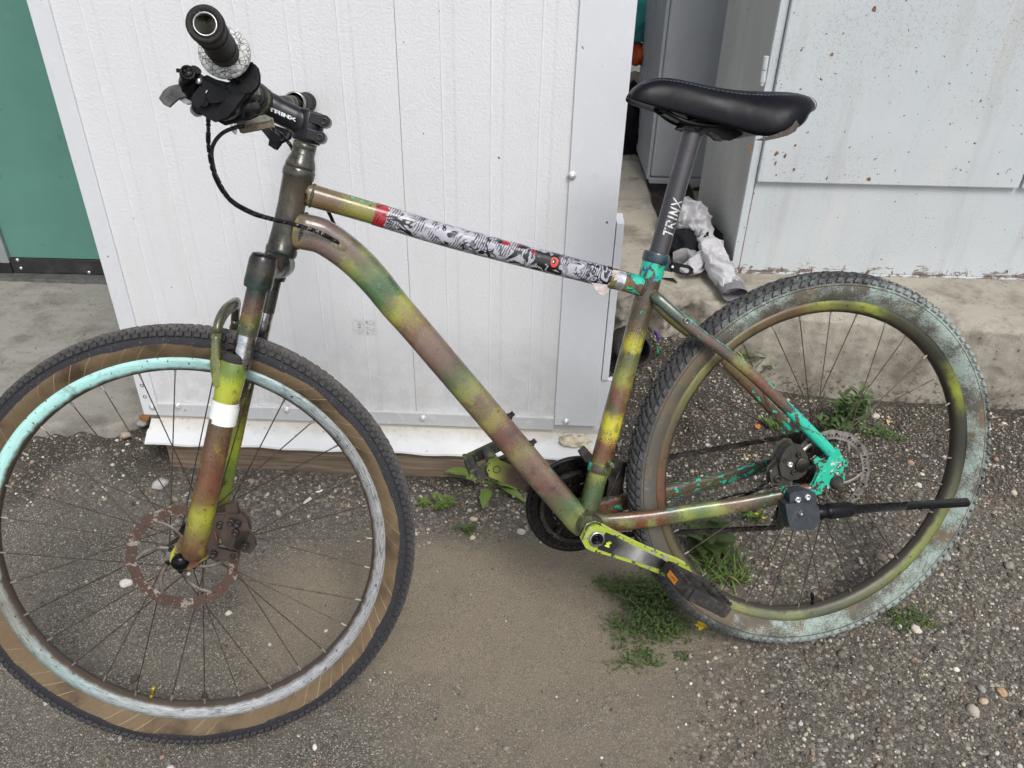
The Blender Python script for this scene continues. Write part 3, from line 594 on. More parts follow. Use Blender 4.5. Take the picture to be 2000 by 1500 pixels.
# eyelet on the seat stay, bolts on the down tube, cable port
bt = MB(); bt.lathe(Bp(1341, 627, .047), NL, [(.0025, -.004), (.0048, -.003), (.0048, .001), (.0025, .001), (.0022, -.004)], 18); bt.build('rack_eyelet', M['steel'], frame)
eb = MB(); eb.lathe(Bp(1650, 905, .072), NL, [(.0022, -.004), (.0045, -.004), (.0045, .002), (.0022, .002), (.0022, -.004)], 18); eb.build('fender_eyelet', M['dropout'], frame)
for (x, y) in ((1001, 817), (1044, 870)):
    mb = MB(); dv = (B(.8, .55) - B(.72, .49)); dvn = Vector((.82, 0, .57)).normalized(); c = Bp(x - 7, y - 3, 0) - dvn * .006; mb.disc(c, dvn, .0062, .009, 14); mb.disc(c + dvn * .008, dvn, .0046, .008, 6); mb.build('bottle_bolt', M['greasy'], frame)
cp = MB(); ca, cb = Bp(652, 470, .0228), Bp(672, 484, .0230); t = (cb - ca).normalized(); up = t.cross(NL)
pts = [ca + (cb - ca) * .5 + t * (.012 * math.cos(a)) + up * (.0052 * math.sin(a)) + NL * .0012 for a in np.linspace(0, 2 * PI, 24, endpoint=False)]
cp.prism(pts, NL * -.006); cp.build('cable_port', Cm['down'], frame, .0006)

# --- seat post, clamp, saddle
SPa, SPb = Vector((.298, .362)), Vector((.2322, .5800))
pb = MB(); pb.tube([B(*SPa.lerp(SPb, i / 8)) for i in range(9)], .0153, 32); post = pb.build('seat_post', M['post'], bike)
pd = (SPb - SPa).normalized()
lb = MB(); S_L = .0092
def post_place(x, y):
    base = SPa + pd * (.062 + x * S_L * .93); ph = .10 + 1.05 * (.5 - y); ax = (B(*(SPa + pd)) - B(*SPa)).normalized(); sd = ax.cross(NL).normalized()
    if sd.x < 0: sd = -sd
    return B(*base) + (NL * math.cos(ph) + sd * math.sin(ph)) * .0156
letters(lb, 'TRINX', post_place, width=1.15, th=.22, slant=.22, gap=.42)
def decal_mat():
    m = Mt('worn silver lettering', .4, .3); m.col(m.mix(m.step(m.noise(160, 4, .7), .55, .58), S(205, 205, 205), S(70, 70, 74))); return m.m
M['decal'] = decal_mat(); lb.build('lettering', M['decal'], post)
cl = MB(); cd_ = (B(*SPb) - B(*SPa)).normalized(); cl.lathe(B(.2955, .3800), cd_, [(.0155, -.001), (.0205, 0), (.0212, .003), (.0212, .013), (.0205, .016), (.0155, .017)], 36)
cl.prism([Bp(1298, 512, .012), Bp(1313, 512, .020), Bp(1318, 521, .022), Bp(1312, 531, .020), Bp(1296, 527, .012)], NL * -.018)
seatclamp = cl.build('seat_clamp', camo('clamp paint', [(0, S(26, 60, 66)), (.5, S(30, 78, 84)), (1, S(24, 44, 60))], chips=[(0, .2), (1, .2)], warp=.4), bike, .0008)
qr = MB(); qr.disc(Bp(1313, 521, .022), NL, .0058, .007, 18); 
ql = [(1313, 512), (1330, 515), (1348, 519), (1355, 526), (1352, 535), (1343, 539), (1328, 536), (1312, 530)]
A = [Bp(x, y, .026) for x, y in ql]; c = sum(A, Vector()) / len(A); inner = [c + (p - c) * .5 + (A[4] - A[0]) * .10 for p in A]; n8 = len(A)
vs = A + inner + [p - NL * .006 for p in A] + [p - NL * .006 for p in inner]; fs = []
for i in range(n8):
    j = (i + 1) % n8; fs += [(i, j, n8 + j, n8 + i), (2 * n8 + i, 3 * n8 + i, 3 * n8 + j, 2 * n8 + j), (i, 2 * n8 + i, 2 * n8 + j, j), (n8 + i, n8 + j, 3 * n8 + j, 3 * n8 + i)]
qr.add(vs, fs, None, 0, False); qr.disc(Bp(1313, 521, .029), NL, .0022, .002, 10, mi=1); qr.build('quick_release_lever', [M['plastic'], M['bright']], seatclamp, .0006)
# saddle loft: stations (top pixel, bottom pixel, half width)
ST = [((1228, 187), (1228, 192), .006), ((1233, 176), (1233, 197), .017), ((1250, 160), (1250, 204), .024), ((1280, 150), (1285, 214), .028), ((1320, 153), (1330, 228), .031), ((1370, 165), (1380, 240), .036), ((1420, 174), (1430, 255), .046), ((1465, 177), (1470, 270), .060), ((1505, 177), (1502, 273), .071), ((1540, 180), (1535, 264), .075), ((1562, 188), (1560, 250), .071), ((1574, 202), (1572, 236), .060), ((1578, 216), (1578, 222), .040)]
sv, suv, sf = [], [], []; NS = 28; seam = []
for i, (tpx, bpx, wd_) in enumerate(ST):
    t_ = Bp(*tpx, 0.); b_ = Bp(*bpx, wd_ * .92); x = (t_.x + b_.x) / 2; zt, zb = t_.z, b_.z
    for k in range(NS + 1):
        a = PI * k / NS; c, q = math.cos(a), math.sin(a); yy = -wd_ * math.copysign(abs(c) ** .75, c); zz = zb + (zt - zb) * abs(q) ** .62
        sag = .10 * (zt - zb) * math.exp(-(yy / (wd_ * .28)) ** 2) if 4 < i < 11 else 0
        sv.append((lerp(b_.x, t_.x, q), yy, zz - sag)); suv.append((i / (len(ST) - 1), k / NS))
    seam.append(Vector(sv[-(NS + 1) + 8]) + Vector((0, -.0006, .0006)))
    sv.append((x, -wd_ * .72, zb + .006)); sv.append((x, wd_ * .72, zb + .006)); suv += [(0, 0), (0, 0)]
W_ = NS + 3
for i in range(len(ST) - 1):
    a, b = i * W_, (i + 1) * W_
    for k in range(NS): sf.append((a + k, b + k, b + k + 1, a + k + 1))
    sf += [(a + NS, b + NS, b + NS + 2, a + NS + 2), (a + NS + 2, b + NS + 2, b + NS + 1, a + NS + 1), (a + NS + 1, b + NS + 1, b, a)]
e = (len(ST) - 1) * W_; sf += [tuple(range(e, e + NS + 1)), tuple(range(NS, -1, -1))]
sd_ = MB(); sd_.add(sv, sf, suv); saddle = sd_.build('saddle', M['leather'], bike); ss_ = saddle.modifiers.new('smooth', 'SUBSURF'); ss_.levels = 1; ss_.render_levels = 1
sm_ = MB(); sq = bez(seam[2:], 6)
for i in range(0, len(sq) - 1, 1): sm_.tube([sq[i], sq[i].lerp(sq[i + 1], .6)], .0006, 5, caps=False)
sm_.build('stitching', M['thread'], saddle)
# torn corner and under-shell
ts = MB(); tp_ = [(1482, 273), (1500, 268), (1520, 262), (1535, 255), (1548, 246), (1555, 236), (1560, 244), (1553, 256), (1538, 264), (1515, 270), (1495, 274)]
ts.prism([Bp(x, y, .0752) for x, y in tp_], NL * -.004)
ts.build('torn_cover', plain('exposed foam and shell', S(78, 70, 64), .85, vs=250, var=.5, bump=.8), saddle, .0008)
us = MB()
us.prism([Bp(x, y, .012) for x, y in ((1300, 222), (1345, 235), (1372, 240), (1360, 246), (1330, 238))], NL * -.024)
us.prism([Bp(x, y, .016) for x, y in ((1335, 250), (1346, 236), (1366, 232), (1382, 238), (1400, 240), (1432, 252), (1450, 262), (1440, 268), (1425, 274), (1412, 272), (1400, 262), (1390, 256), (1372, 262))], NL * -.032)
for sg in (-1, 1): us.tube(bez([B(.29, .612, sg * .012), B(.25, .590, sg * .022), B(.19, .583, sg * .022), B(.13, .586, sg * .022), B(.09, .60, sg * .030)], 5), .0035, 10)
us.lathe(B(.2322, .578, 0), cd_, [(0, -.004), (.0153, -.004), (.018, .002), (.018, .012), (.012, .016), (0, .016)], 24)
us.build('saddle_clamp', M['plastic'], bike, .001)

# --- fork, steered with the wheel
def stn(u, n): return Fk(-.1689 - .34 * (u - .4232), u, n)      # on the stanchion line
def leg(u, n): return Fk(-.1142 - .336 * (u - .2905), u, n)
Cm['fork'] = camo('fork leg camouflage', [(0, S(110, 128, 62)), (.06, S(112, 130, 62)), (.12, S(176, 186, 62)), (.19, S(168, 174, 62)), (.25, S(146, 124, 62)), (.30, S(96, 84, 62)), (.42, S(104, 74, 58)), (.6, S(112, 74, 54)), (.70, S(118, 92, 56)), (.76, S(158, 158, 60)), (.84, S(128, 122, 62)), (.9, S(112, 88, 58)), (.95, S(100, 68, 52)), (1, S(86, 60, 48))], chips=[(0, .14), (.3, .22), (.45, .24), (.6, .22), (.8, .2), (1, .1)], chipcol=S(44, 46, 58), warp=.07, speck=.16, topside=0.)
Cm['fork2'] = camo('far fork leg camouflage', [(0, S(46, 44, 38)), (.2, S(64, 50, 42)), (.35, S(92, 74, 50)), (.44, S(150, 150, 58)), (.55, S(166, 178, 60)), (.66, S(108, 132, 62)), (.8, S(140, 150, 64)), (.9, S(86, 66, 50)), (1, S(60, 50, 42))], warp=.08)
Cm['stan'] = camo('stanchion paint', [(0, S(66, 78, 62)), (.12, S(62, 68, 56)), (.3, S(96, 76, 70)), (.5, S(104, 84, 62)), (.65, S(128, 98, 58)), (.8, S(116, 122, 62)), (.92, S(66, 96, 62)), (1, S(70, 100, 62))], chips=[(0, .05), (.2, .22), (.5, .28), (.7, .22), (1, .25)], chipcol=S(205, 205, 205), warp=.12, metal=.25, topside=0.)
Cm['stan2'] = camo('far stanchion paint', [(0, S(52, 56, 48)), (.5, S(72, 66, 56)), (1, S(56, 60, 50))], chips=[(0, .1), (.5, .2), (1, .22)], chipcol=S(205, 205, 205), warp=.12)
Cm['crown'] = camo('fork crown camouflage', [(0, S(58, 72, 60)), (.3, S(52, 60, 52)), (.6, S(76, 72, 58)), (1, S(56, 52, 46))], warp=.4, dust=.1, rough=.28, metal=.3, topside=0.)
N0 = .0; HW = .060
fk = MB()
# crown: central hub, arms and caps
c_mid = Fk(-.181, .4185, -.005); 
for sgn in (1, -1):
    pts = [Fk(-.184, .419, 0), Fk(-.180, .420, sgn * .025), Fk(-.171, .419, sgn * .045), Fk(-.1675, .4185, sgn * HW)]
    fk.tube(bez(pts, 5), [(.020, .019)] * 5 + [(.0185, .0165)] * 11, 24, side=(1, 0, 0))
    fk.tube([stn(.394, sgn * HW), stn(.400, sgn * HW), stn(.43, sgn * HW), stn(.436, sgn * HW)], [.0188, .0196, .0192, .017], 28)
fk.tube([ha(-.028), ha(-.02), ha(-.010), ha(-.004)], [.016, .021, .020, .0165], 28)
fork = fk.build('fork', Cm['crown'], bike); fork['label'] = 'suspension fork with camouflage legs and worn chrome stanchions'
for sgn in (1, -1):
    kc = MB(); kc.lathe(stn(.435, sgn * HW), stn(.44, 0) - stn(.43, 0), [(.0165, -.001), (.0165, .003), (.012, .0045), (0, .0045)], 24); kc.build('top_cap', M['plastic'], fork)
for sgn in (1, -1):
    mb = MB(); mb.tube([stn(u, sgn * HW) for u in np.linspace(.395, .285, 10)], .0138, 28); mb.build('stanchion', M['chrome'], fork)
    u_end = .330 if sgn > 0 else .345
    mb = MB(); mb.tube([stn(u, sgn * HW) for u in np.linspace(.394, u_end, 10)], .0141, 28, caps=False); mb.build('stanchion_paint', Cm['stan' if sgn > 0 else 'stan2'], fork)
    mb = MB(); U = [.297, .292, .278, .262, .24, .2, .12, .06, .03, .012, .004]; Rr_ = [.0175, .0195, .0200, .0190, .0178, .0175, .0178, .0186, .0192, .019, .013]
    mb.tube([leg(u, sgn * (HW + .0)) for u in U], Rr_, 32); mb.build('fork_leg', Cm['fork' if sgn > 0 else 'fork2'], fork)
    mb = MB(); ax = leg(.3, 0) - leg(.29, 0)
    mb.lathe(leg(.297, sgn * HW), ax, [(.0138, -.004), (.0185, -.003), (.019, 0), (.018, .002), (.0188, .0035), (.0175, .006), (.0170, .0075), (.0145, .010), (.0138, .010)], 30); mb.build('seal', M['rubber'], fork)
# arch (brace) joining the legs in front
ab = MB(); AP = [leg(.262, .068) + fx * .012, Fk(-.092, .290, .066), Fk(-.094, .318, .063), Fk(-.099, .345, .056), Fk(-.106, .361, .040), Fk(-.111, .366, .014), Fk(-.111, .366, -.014), Fk(-.106, .361, -.040), Fk(-.099, .345, -.056), Fk(-.094, .318, -.063), leg(.262, -.068) + fx * .012]
Q = bez(AP, 6); ab.tube(Q, [(.0062 if 8 < i < len(Q) - 8 else .0085, .0085) for i in range(len(Q))], 18, side=tuple(fx), power=2.6)
ab.build('fork_arch', camo('arch camouflage', [(0, S(140, 152, 62)), (.15, S(126, 136, 70)), (.3, S(84, 100, 66)), (.5, S(84, 70, 58)), (.7, S(80, 68, 56)), (1, S(92, 100, 60))], warp=.15), fork)
# white tape band on the leg
tbm = MB(); tbm.tube([leg(u, HW) for u in np.linspace(.238, .212, 5)], .0186, 32, caps=False); tbm.tube([leg(u, HW) + fn.normalized() * .0006 - fx * .002 for u in np.linspace(.232, .206, 5)], .0184, 32, caps=False); tbm.build('white_tape', M['tape'], fork)
# dropouts, axle ends
for sgn in (1, -1):
    mb = MB()
    if sgn > 0:
        tri_plate(mb, [(333, 1095), (336, 1080), (344, 1066), (352, 1052), (396, 1068), (412, 1078), (404, 1090), (392, 1096), (382, 1106), (362, 1112), (342, 1112)], HW - .002, .008, fr_='F')
    else: mb.prism([Fk(x, u, -HW) for x, u in ((.016, -.008), (.012, .018), (-.012, .04), (-.05, .03), (-.04, .0), (-.01, -.014))], fn * -.006)
    mb.build('fork_dropout', Cm['fork'] if sgn > 0 else Cm['fork2'], fork, .0015)
ae = MB(); ae.lathe(Fk(0, .0, HW - .004), fn, [(.0125, 0), (.0125, .009), (.0105, .013), (.006, .0155), (0, .016)], 20); ae.build('axle_cap', M['gloss'], fork); ae = MB(); ae.lathe(Fk(0, 0, -HW), -fn, [(.011, 0), (.011, .010), (.006, .016), (0, .016)], 16); ae.build('axle_cap', M['gloss'], fork)
# front brake caliper, bracket and bolts
cb_ = MB()
tri_plate(cb_, [(446, 1008), (468, 1008), (480, 1020), (483, 1040), (477, 1058), (466, 1070), (450, 1070), (438, 1062), (434, 1050), (438, 1030)], .070, .020, fr_='F')
tri_plate(cb_, [(468, 1040), (482, 1040), (494, 1056), (495, 1069), (486, 1077), (474, 1074), (460, 1068)], .070, .010, fr_='F')
tri_plate(cb_, [(444, 1008), (446, 990), (458, 986), (462, 1008)], .066, .012, fr_='F')
caliper = cb_.build('front_caliper', M['caliper'], fork, .003, 3)
br = MB(); tri_plate(br, [(414, 1010), (436, 1008), (441, 1022), (436, 1040), (422, 1056), (422, 1072), (440, 1076), (462, 1082), (458, 1094), (440, 1093), (418, 1090), (408, 1082), (408, 1050)], .064, .009, fr_='F'); br.build('caliper_bracket', M['caliper'], fork, .002)
for (x, y, nn_, r) in ((429, 1026, .067, .0055), (417, 1083, .067, .0055), (459, 1041, .078, .0052), (463, 1024, .078, .0055), (450, 1021, .078, .0050), (478, 1067, .076, .0048), (454, 1087, .067, .004), (335, 1072, .052, .0042), (361, 1111, .052, .0046), (386, 1099, .052, .0048)):
    bo = MB(); c = Fp(x, y, nn_); bo.lathe(c - fn * .004, fn, [(r, 0), (r, .0045), (r * .85, .0055), (r * .5, .0055), (r * .45, .002), (0, .002)], 14); bo.build('bolt', M['greasy'], fork)
ow = MB(); ow.tube(bez([Fp(419, 1038, .07), Fp(423, 1052, .07), Fp(426, 1062, .069)], 4), .0009, 6); ow.build('pad_spring', plain('copper spring', S(190, 110, 70), .3, .9, bump=0), fork)
# --- headset spacers, stem, handlebar
hs_ = MB()
hs_.lathe(ha(HL + .002), ha(1) - ha(0), [(.018, 0), (.0215, 0), (.0212, .005), (.0195, .011), (.0172, .017), (.0165, .019), (.0165, .0265), (.0158, .027), (.0165, .0275), (.0165, .0365), (.012, .037)], 32)
hs_.build('headset', camo('headset spacer paint', [(0, S(46, 50, 54)), (.4, S(52, 54, 54)), (.7, S(84, 80, 62)), (1, S(60, 62, 62))], warp=.2), bike)
BARC = Fk(-.1800, .6440, -.004)
stm = MB()
sA, sB = ha(HL + .0395), ha(HL + .083); sAx = (sB - sA).normalized(); sC = ha(HL + .0625)
stm.tube(bez([sC, sC.lerp(BARC, .25), sC.lerp(BARC, .6), BARC], 5), [(.0185, .0200)] * 5 + [(.0172, .0178)] * 6 + [(.0185, .0190)] * 5, 28, side=tuple(fn), power=2.6)
stm.lathe(sA, sAx, [(.012, 0), (.0190, 0), (.0200, .002), (.0200, .040), (.0185, .043), (.0, .044)], 36)
for (x, y) in ((633, 237), (624, 268)):
    c = Fp(x, y, .012); ctr = c - fn * .012; stm.tube([ctr + fn * .0135, ctr - fn * .0135], .0085, 20, side=(0, 0, 1)); base_ = sA + sAx * ((c - sA).dot(sAx)); base_ = base_ - fn * ((base_ - ctr).dot(fn)); d_x = (ctr - base_); stm.box(base_ + d_x * .5, d_x.length, .026, .0150, ax=(d_x.normalized(), fn.normalized(), d_x.normalized().cross(fn).normalized()))
stem = stm.build('stem', M['gloss'], bike, .0012, 2); stem['label'] = 'matt black handlebar stem with white lettering'
def stem_mat():
    m = Mt('satin black stem', .36, .2, .5); m.col(m.ramp(m.noise(25, 3), [(.3, S(14, 15, 21)), (.7, S(22, 23, 30))])); m.bump(m.noise(700, 2), .08, .0003); return m.m
stem.data.materials[0] = stem_mat()
fc = MB(); fc.lathe(BARC - fn * .021, fn, [(.0165, 0), (.0215, .002), (.0215, .040), (.0165, .042)], 28); fc.build('bar_clamp', stem.data.materials[0], stem)
for (x, y) in ((633, 237), (624, 268)):
    mb = MB(); c = Fp(x, y, .0135); mb.lathe(c - fn * .002, fn, [(.0052, 0), (.0052, .0035), (.0046, .0042), (.0026, .0042), (.0024, .001), (0, .001)], 18); mb.build('stem_bolt', M['greasy'], stem)
ls = MB(); la, lb2 = Fp(525, 215, .0180), Fp(577, 237, .0180); ld = (lb2 - la); lu = (Fp(530, 206, .0185) - Fp(533, 216, .0185)).normalized()
hgt = ld.length / 6.35
letters(ls, 'TRINX', lambda x, y: la + ld.normalized() * x * hgt + lu * y * hgt * .82 + fn * .0003, width=1.25, th=.33, slant=.28, gap=.22); ls.build('lettering', plain('white print', S(225, 228, 230), .5, var=.05, bump=0), stem)
# bar: slight rise and back sweep, ends measured on both sides
def barp(s):                                             # s from -1 (far end) to 1 (near end)
    a = abs(s); k = max(0., (a - .10) / .90)
    return Fk(-.180 - .021 * k, .644 + .033 * min(1, k * 1.05), -.004 + s * .368)
hb_ = MB(); ss = [s for s in np.linspace(-1, 1, 41)]; hb_.tube([barp(s) for s in ss], [.0158 if abs(s) < .10 else lerp(.0158, .0111, min(1, (abs(s) - .10) / .14)) for s in ss], 24, side=(0, 0, 1), caps=False)
hbar = hb_.build('handlebar', camo('handlebar paint', [(0, S(30, 32, 32)), (.5, S(44, 54, 50)), (.6, S(36, 44, 44)), (1, S(34, 34, 34))], warp=.1), bike)
def grip(sgn):
    mb = MB(); a, b = barp(sgn * 1.0), barp(sgn * .69); d = (b - a).normalized(); L = (b - a).length
    # from the outer end inwards: open end lip, waist, body, flange
    pr = [(.0118, .003), (.0165, -.001), (.0178, .002), (.0180, .009), (.0168, .014), (.0160, .020), (.0156, .045), (.0158, .08), (.0160, L - .010)]
    mb.lathe(a - d * .002, d, pr, 40); mb.lathe(a, d, [(.0160, .026), (.0168, .027), (.0160, .028)], 40); mb.lathe(a, d, [(.0160, .076), (.0166, .077), (.0160, .078)], 40)
    mb.lathe(a - d * .0005, d, [(.0112, .02), (.0112, -.0005), (.0098, -.0005), (.0094, .003), (.0094, .014), (0, .014)], 32, mi=1)
    o = mb.build('grip', [M['grip'], M['alu'] if sgn > 0 else M['grip']], hbar)
    fl = MB(); fl.lathe(a + d * (L - .013), d, [(.0155, 0), (.024, .0008), (.0268, .003), (.0272, .0055), (.026, .009), (.017, .010), (.0155, .010)] if sgn > 0 else [(.0155, 0), (.0175, .0), (.0175, .004), (.016, .0045), (.0175, .005), (.0175, .010), (.0155, .010)], 48)
    fl.build('grip_flange', M['crackle'] if sgn > 0 else M['steel'], hbar)
grip(1); grip(-1)
# dark disc deep in the bar end
pl = MB(); pl.disc(barp(.955), (barp(1) - barp(.9)), .0100, .003, 20); pl.build('bar_plug', plain('rusty inner wall', S(88, 76, 68), .8, vs=200), hbar)
# rubber rings wound round the bar by the clamp
for k, (s, r, m_) in enumerate(((.085, .0225, 'rubber'), (.105, .0215, 'ring'), (.128, .0195, 'rubber'), (.15, .0175, 'cable'))):
    M['ring'] = M.get('ring') or camo('ring paint', [(0, S(40, 60, 56)), (.5, S(92, 112, 60)), (1, S(44, 66, 60))], warp=.5)
    mb = MB(); c = barp(s); d = (barp(s + .02) - barp(s - .02)).normalized(); mb.lathe(c - d * .004, d, [(r - .007, 0), (r - .002, .0), (r, .002), (r, .006), (r - .002, .008), (r - .007, .008)], 30); mb.build('bar_ring', M[m_], hbar)

# --- left shifter pod (several moulded pieces hung under the bar)
def Z(x, y): return (290 + x / 4.885, 100 + y / 4.885)
def fprism(mb, pts, n1, th, mi=0): return mb.prism([Fp(*Z(x, y), n1) for x, y in pts], fn * -th, mi)
pod = MB()
fprism(pod, [(470, 300), (560, 262), (640, 300), (760, 330), (840, 300), (900, 330), (880, 400), (800, 480), (800, 585), (740, 620), (640, 645), (540, 590), (450, 510), (432, 450)], .222, .050)
shifter = pod.build('shifter', M['plastic'], bike, .006, 3); shifter['label'] = 'black trigger shifter clamped inside the near grip'
sp1 = MB(); fprism(sp1, [(515, 285), (760, 400), (745, 425), (690, 470), (600, 480), (560, 420), (540, 350)], .235, .012); fprism(sp1, [(440, 420), (500, 350), (540, 370), (520, 470), (470, 520), (430, 480)], .236, .016); sp1.build('shifter_cover', M['plastic'], shifter, .002)
pad = MB()
fprism(pad, [(925, 150), (955, 120), (985, 118), (1012, 150), (1028, 215), (1028, 280), (1005, 335), (960, 378), (915, 388), (885, 375), (900, 330), (900, 250)], .242, .018); pad.build('shift_paddle', M['plastic'], shifter, .005, 3)
arm = MB(); fprism(arm, [(640, 600), (720, 505), (800, 420), (880, 330), (905, 345), (925, 375), (850, 470), (800, 545), (740, 610), (660, 640)], .240, .012); arm.build('paddle_arm', M['plastic'], shifter, .003)
sq_ = MB(); fprism(sq_, [(735, 355), (810, 290), (850, 325), (790, 385)], .231, .006); fprism(sq_, [(665, 360), (715, 315), (755, 350), (735, 395), (680, 385)], .231, .008); sq_.build('shifter_plate', M['gloss'], shifter, .0008)
lv = MB(); fprism(lv, [(108, 450), (150, 378), (200, 342), (272, 324), (305, 340), (335, 388), (395, 412), (400, 428), (340, 424), (285, 442), (240, 480), (192, 525), (150, 505)], .222, .006)
lv.build('release_lever', plain('scuffed lever', S(96, 94, 92), .35, .5, vs=70, dirt=S(40, 40, 42), dirt_amt=.7), shifter, .0022, 3)
lv2 = MB(); fprism(lv2, [(310, 455), (345, 415), (400, 415), (440, 440), (430, 475), (350, 485)], .216, .012); lv2.build('lever_root', M['steel'], shifter, .002)
ba = MB(); c = Fp(*Z(375, 200), .252); c2 = Fp(*Z(335, 350), .205); d = (c2 - c).normalized(); rb_ = .0078
ba.lathe(c, d, [(0, .001), (rb_ * .75, .001), (rb_ * .8, -.0005), (rb_, 0), (rb_, .010), (rb_ * .85, .013), (rb_ * .9, .03), (rb_ * .75, (c2 - c).length), (0, (c2 - c).length)], 24); 
for k in range(4):
    a = k * PI / 2 + .4; ba.disc(c - d * .0004 + (fx * math.cos(a) + fu * math.sin(a)) * .0034, -d, .0013, .0008, 8, mi=1)
ba.build('barrel_adjuster', [M['plastic'], M['gloss']], shifter)
b2 = MB(); b2.tube([Fp(*Z(300, 170), .236), Fp(*Z(300, 205), .236)], .004, 10); b2.tube([Fp(*Z(455, 175), .235), Fp(*Z(345, 400), .215)], .0060, 14); b2.tube([Fp(*Z(480, 240), .226), Fp(*Z(390, 430), .214)], .0080, 14); b2.build('adjuster_bracket', M['plastic'], shifter)
b3 = MB(); b3.lathe(Fp(*Z(480, 285), .236), fn, [(0, .002), (.0026, .002), (.0034, 0), (.0034, -.006)], 14); b3.tube([Fp(*Z(562, 372), .237), Fp(*Z(548, 398), .237)], .0012, 8); b3.build('cable_bolt', M['bright'], shifter)
b4 = MB()
for (x, y, r, n1) in ((485, 540, .0080, .215), (520, 470, .0065, .232), (860, 215, .0055, .225)): b4.tube([Fp(*Z(x, y), n1), Fp(*Z(x - 20, y + 20), n1 - .03)], r, 18)
b4.build('pivot', M['plastic'], shifter)
# clamp collar of the shifter and lock body by the stem
b5 = MB(); d = (barp(.6) - barp(.5)).normalized(); b5.lathe(barp(.55), d, [(.0112, 0), (.0165, 0), (.0165, .022), (.0112, .022)], 24); b5.build('shifter_clamp', M['plastic'], shifter)
lk = MB(); lk.tube([Fp(*Z(790, 545), .12), Fp(*Z(1000, 545), .07)], .0105, 18); fprism(lk, [(740, 630), (820, 590), (1010, 590), (1010, 605), (930, 640), (850, 640)], .12, .02); lk.build('lamp_bracket', M['plastic'], bike, .001)
# square reflector under the bar
rf = MB(); fprism(rf, [(845, 690), (885, 770), (1180, 712), (1165, 640), (1110, 615)], .085, .012)
rfo = rf.build('bar_reflector', plain('smoky brown reflector', S(106, 92, 74), .25, vs=300, var=.35, bump=.5, coat=.4, dirt=S(70, 84, 60), dirt_amt=.5), bike, .0015)
rs = MB(); fprism(rs, [(850, 668), (1110, 612), (1165, 640), (1160, 655), (870, 706)], .087, .016); rs.build('reflector_rim', plain('painted reflector rim', S(122, 122, 112), .5, vs=90, dirt=S(46, 48, 44), dirt_amt=.7), rfo, .001)
# little key ring coils
kr = MB()
for k in range(3):
    c = Fp(*Z(800 + 10 * k, 690 + 8 * k), .10); q = [c + fu * (.011 * math.cos(a)) + (fn * .6 + fx * .3).normalized() * (.004 * math.sin(a)) for a in np.linspace(0, 2 * PI, 21)]; kr.tube(q, .0006, 6, caps=False)
kr.build('wire_coil', M['bright'], bike)
# far-side brake lever and shifter seen below the stem
fs_ = MB(); fs_.prism([Fp(x, y, -.17) for x, y in ((512, 250), (530, 246), (560, 256), (556, 266), (540, 274), (528, 270))], fn * -.05); fs_.prism([Fp(x, y, -.20) for x, y in ((529, 274), (542, 272), (543, 280), (537, 288), (528, 282))], fn * -.02); fs_.build('far_shifter', M['plastic'], bike, .003)
# --- cables
def cable(name, pts, r, mat=None, parent=bike, n=8): mb = MB(); mb.tube(bez(pts, n), r, 10, side=(0, 0, 1)); return mb.build(name, mat or M['cable'], parent)
cable('brake_cable', [Fp(407, 220, .19), Fp(407, 250, .185), Fp(408, 290, .17), Fp(420, 345, .145), Fp(448, 390, .115), Fp(490, 416, .085), Fp(530, 428, .062), Bp(570, 437, .047), Bp(610, 449, .037), Bp(640, 462, .030), Bp(664, 476, .021)], .0028)
cable('shift_cable', [Fp(478, 246, .10), Fp(456, 250, .105), Fp(432, 262, .115), Fp(416, 284, .125), Fp(414, 310, .125), Fp(424, 347, .12), Fp(450, 389, .10), Fp(492, 414, .078), Fp(531, 427, .058), Bp(571, 438, .043), Bp(611, 450, .034), Bp(642, 464, .027), Bp(666, 478, .020)], .0026)
cable('far_cable', [Fp(525, 246, -.06), Fp(548, 262, -.03), Fp(566, 282, -.018), Fp(575, 300, -.03), Bp(600, 350, -.04), Bp(638, 408, -.035), Bp(652, 436, -.032), Bp(668, 470, -.02)], .0027)
for x, y in ((601, 446), (621, 453), (628, 456)):
    tag_ = MB(); tag_.tube([Bp(x, y, .0385), Bp(x + 1, y + .4, .0385)], .0031, 12); tag_.build('cable_band', plain('pale print', S(150, 150, 145), .5, bump=0), bike)
# rear brake hose along the chain stay
cable('rear_cable', [Bp(1440, 975, .03), Bp(1475, 957, .045), Bp(1500, 940, .055), Bp(1515, 928, .06)], .0026)
cable('rear_cable', [Bp(1380, 985, .02), Bp(1430, 968, .035), Bp(1490, 955, .05), Bp(1525, 946, .06)], .0018)

# --- drivetrain
crk = MB(); BBv = lambda n: B(BBc[0], BBc[1], n)
def sprocket(mb, c, n0, r, teeth, th=.0022, mi=0, rin=None, depth=.0035):
    N = teeth * 4; pts = []
    for i in range(N):
        a = 2 * PI * i / N; rr = r + (depth if i % 4 in (1, 2) else 0); pts.append((rr * math.cos(a), rr * math.sin(a)))
    rin = rin or r * .55; vs = []
    for (x, z) in pts:
        q = math.hypot(x, z); 
        for rr, y in ((1, 0), (rin / q, 0), (1, th), (rin / q, th)): vs.append(B(c[0] + x * rr, c[1] + z * rr, n0 - y))
    fs = []
    for i in range(N):
        j = (i + 1) % N; fs += [(i * 4, j * 4, j * 4 + 1, i * 4 + 1), (i * 4 + 2, i * 4 + 3, j * 4 + 3, j * 4 + 2), (i * 4, i * 4 + 2, j * 4 + 2, j * 4), (i * 4 + 1, j * 4 + 1, j * 4 + 3, i * 4 + 3)]
    mb.add(vs, fs, None, mi, False)
for r, tt, n0 in ((.0425, 22, -.040), (.062, 32, -.047), (.0800, 42, -.054)): sprocket(crk, BBc, n0, r, tt, mi=0, rin=r * .72)
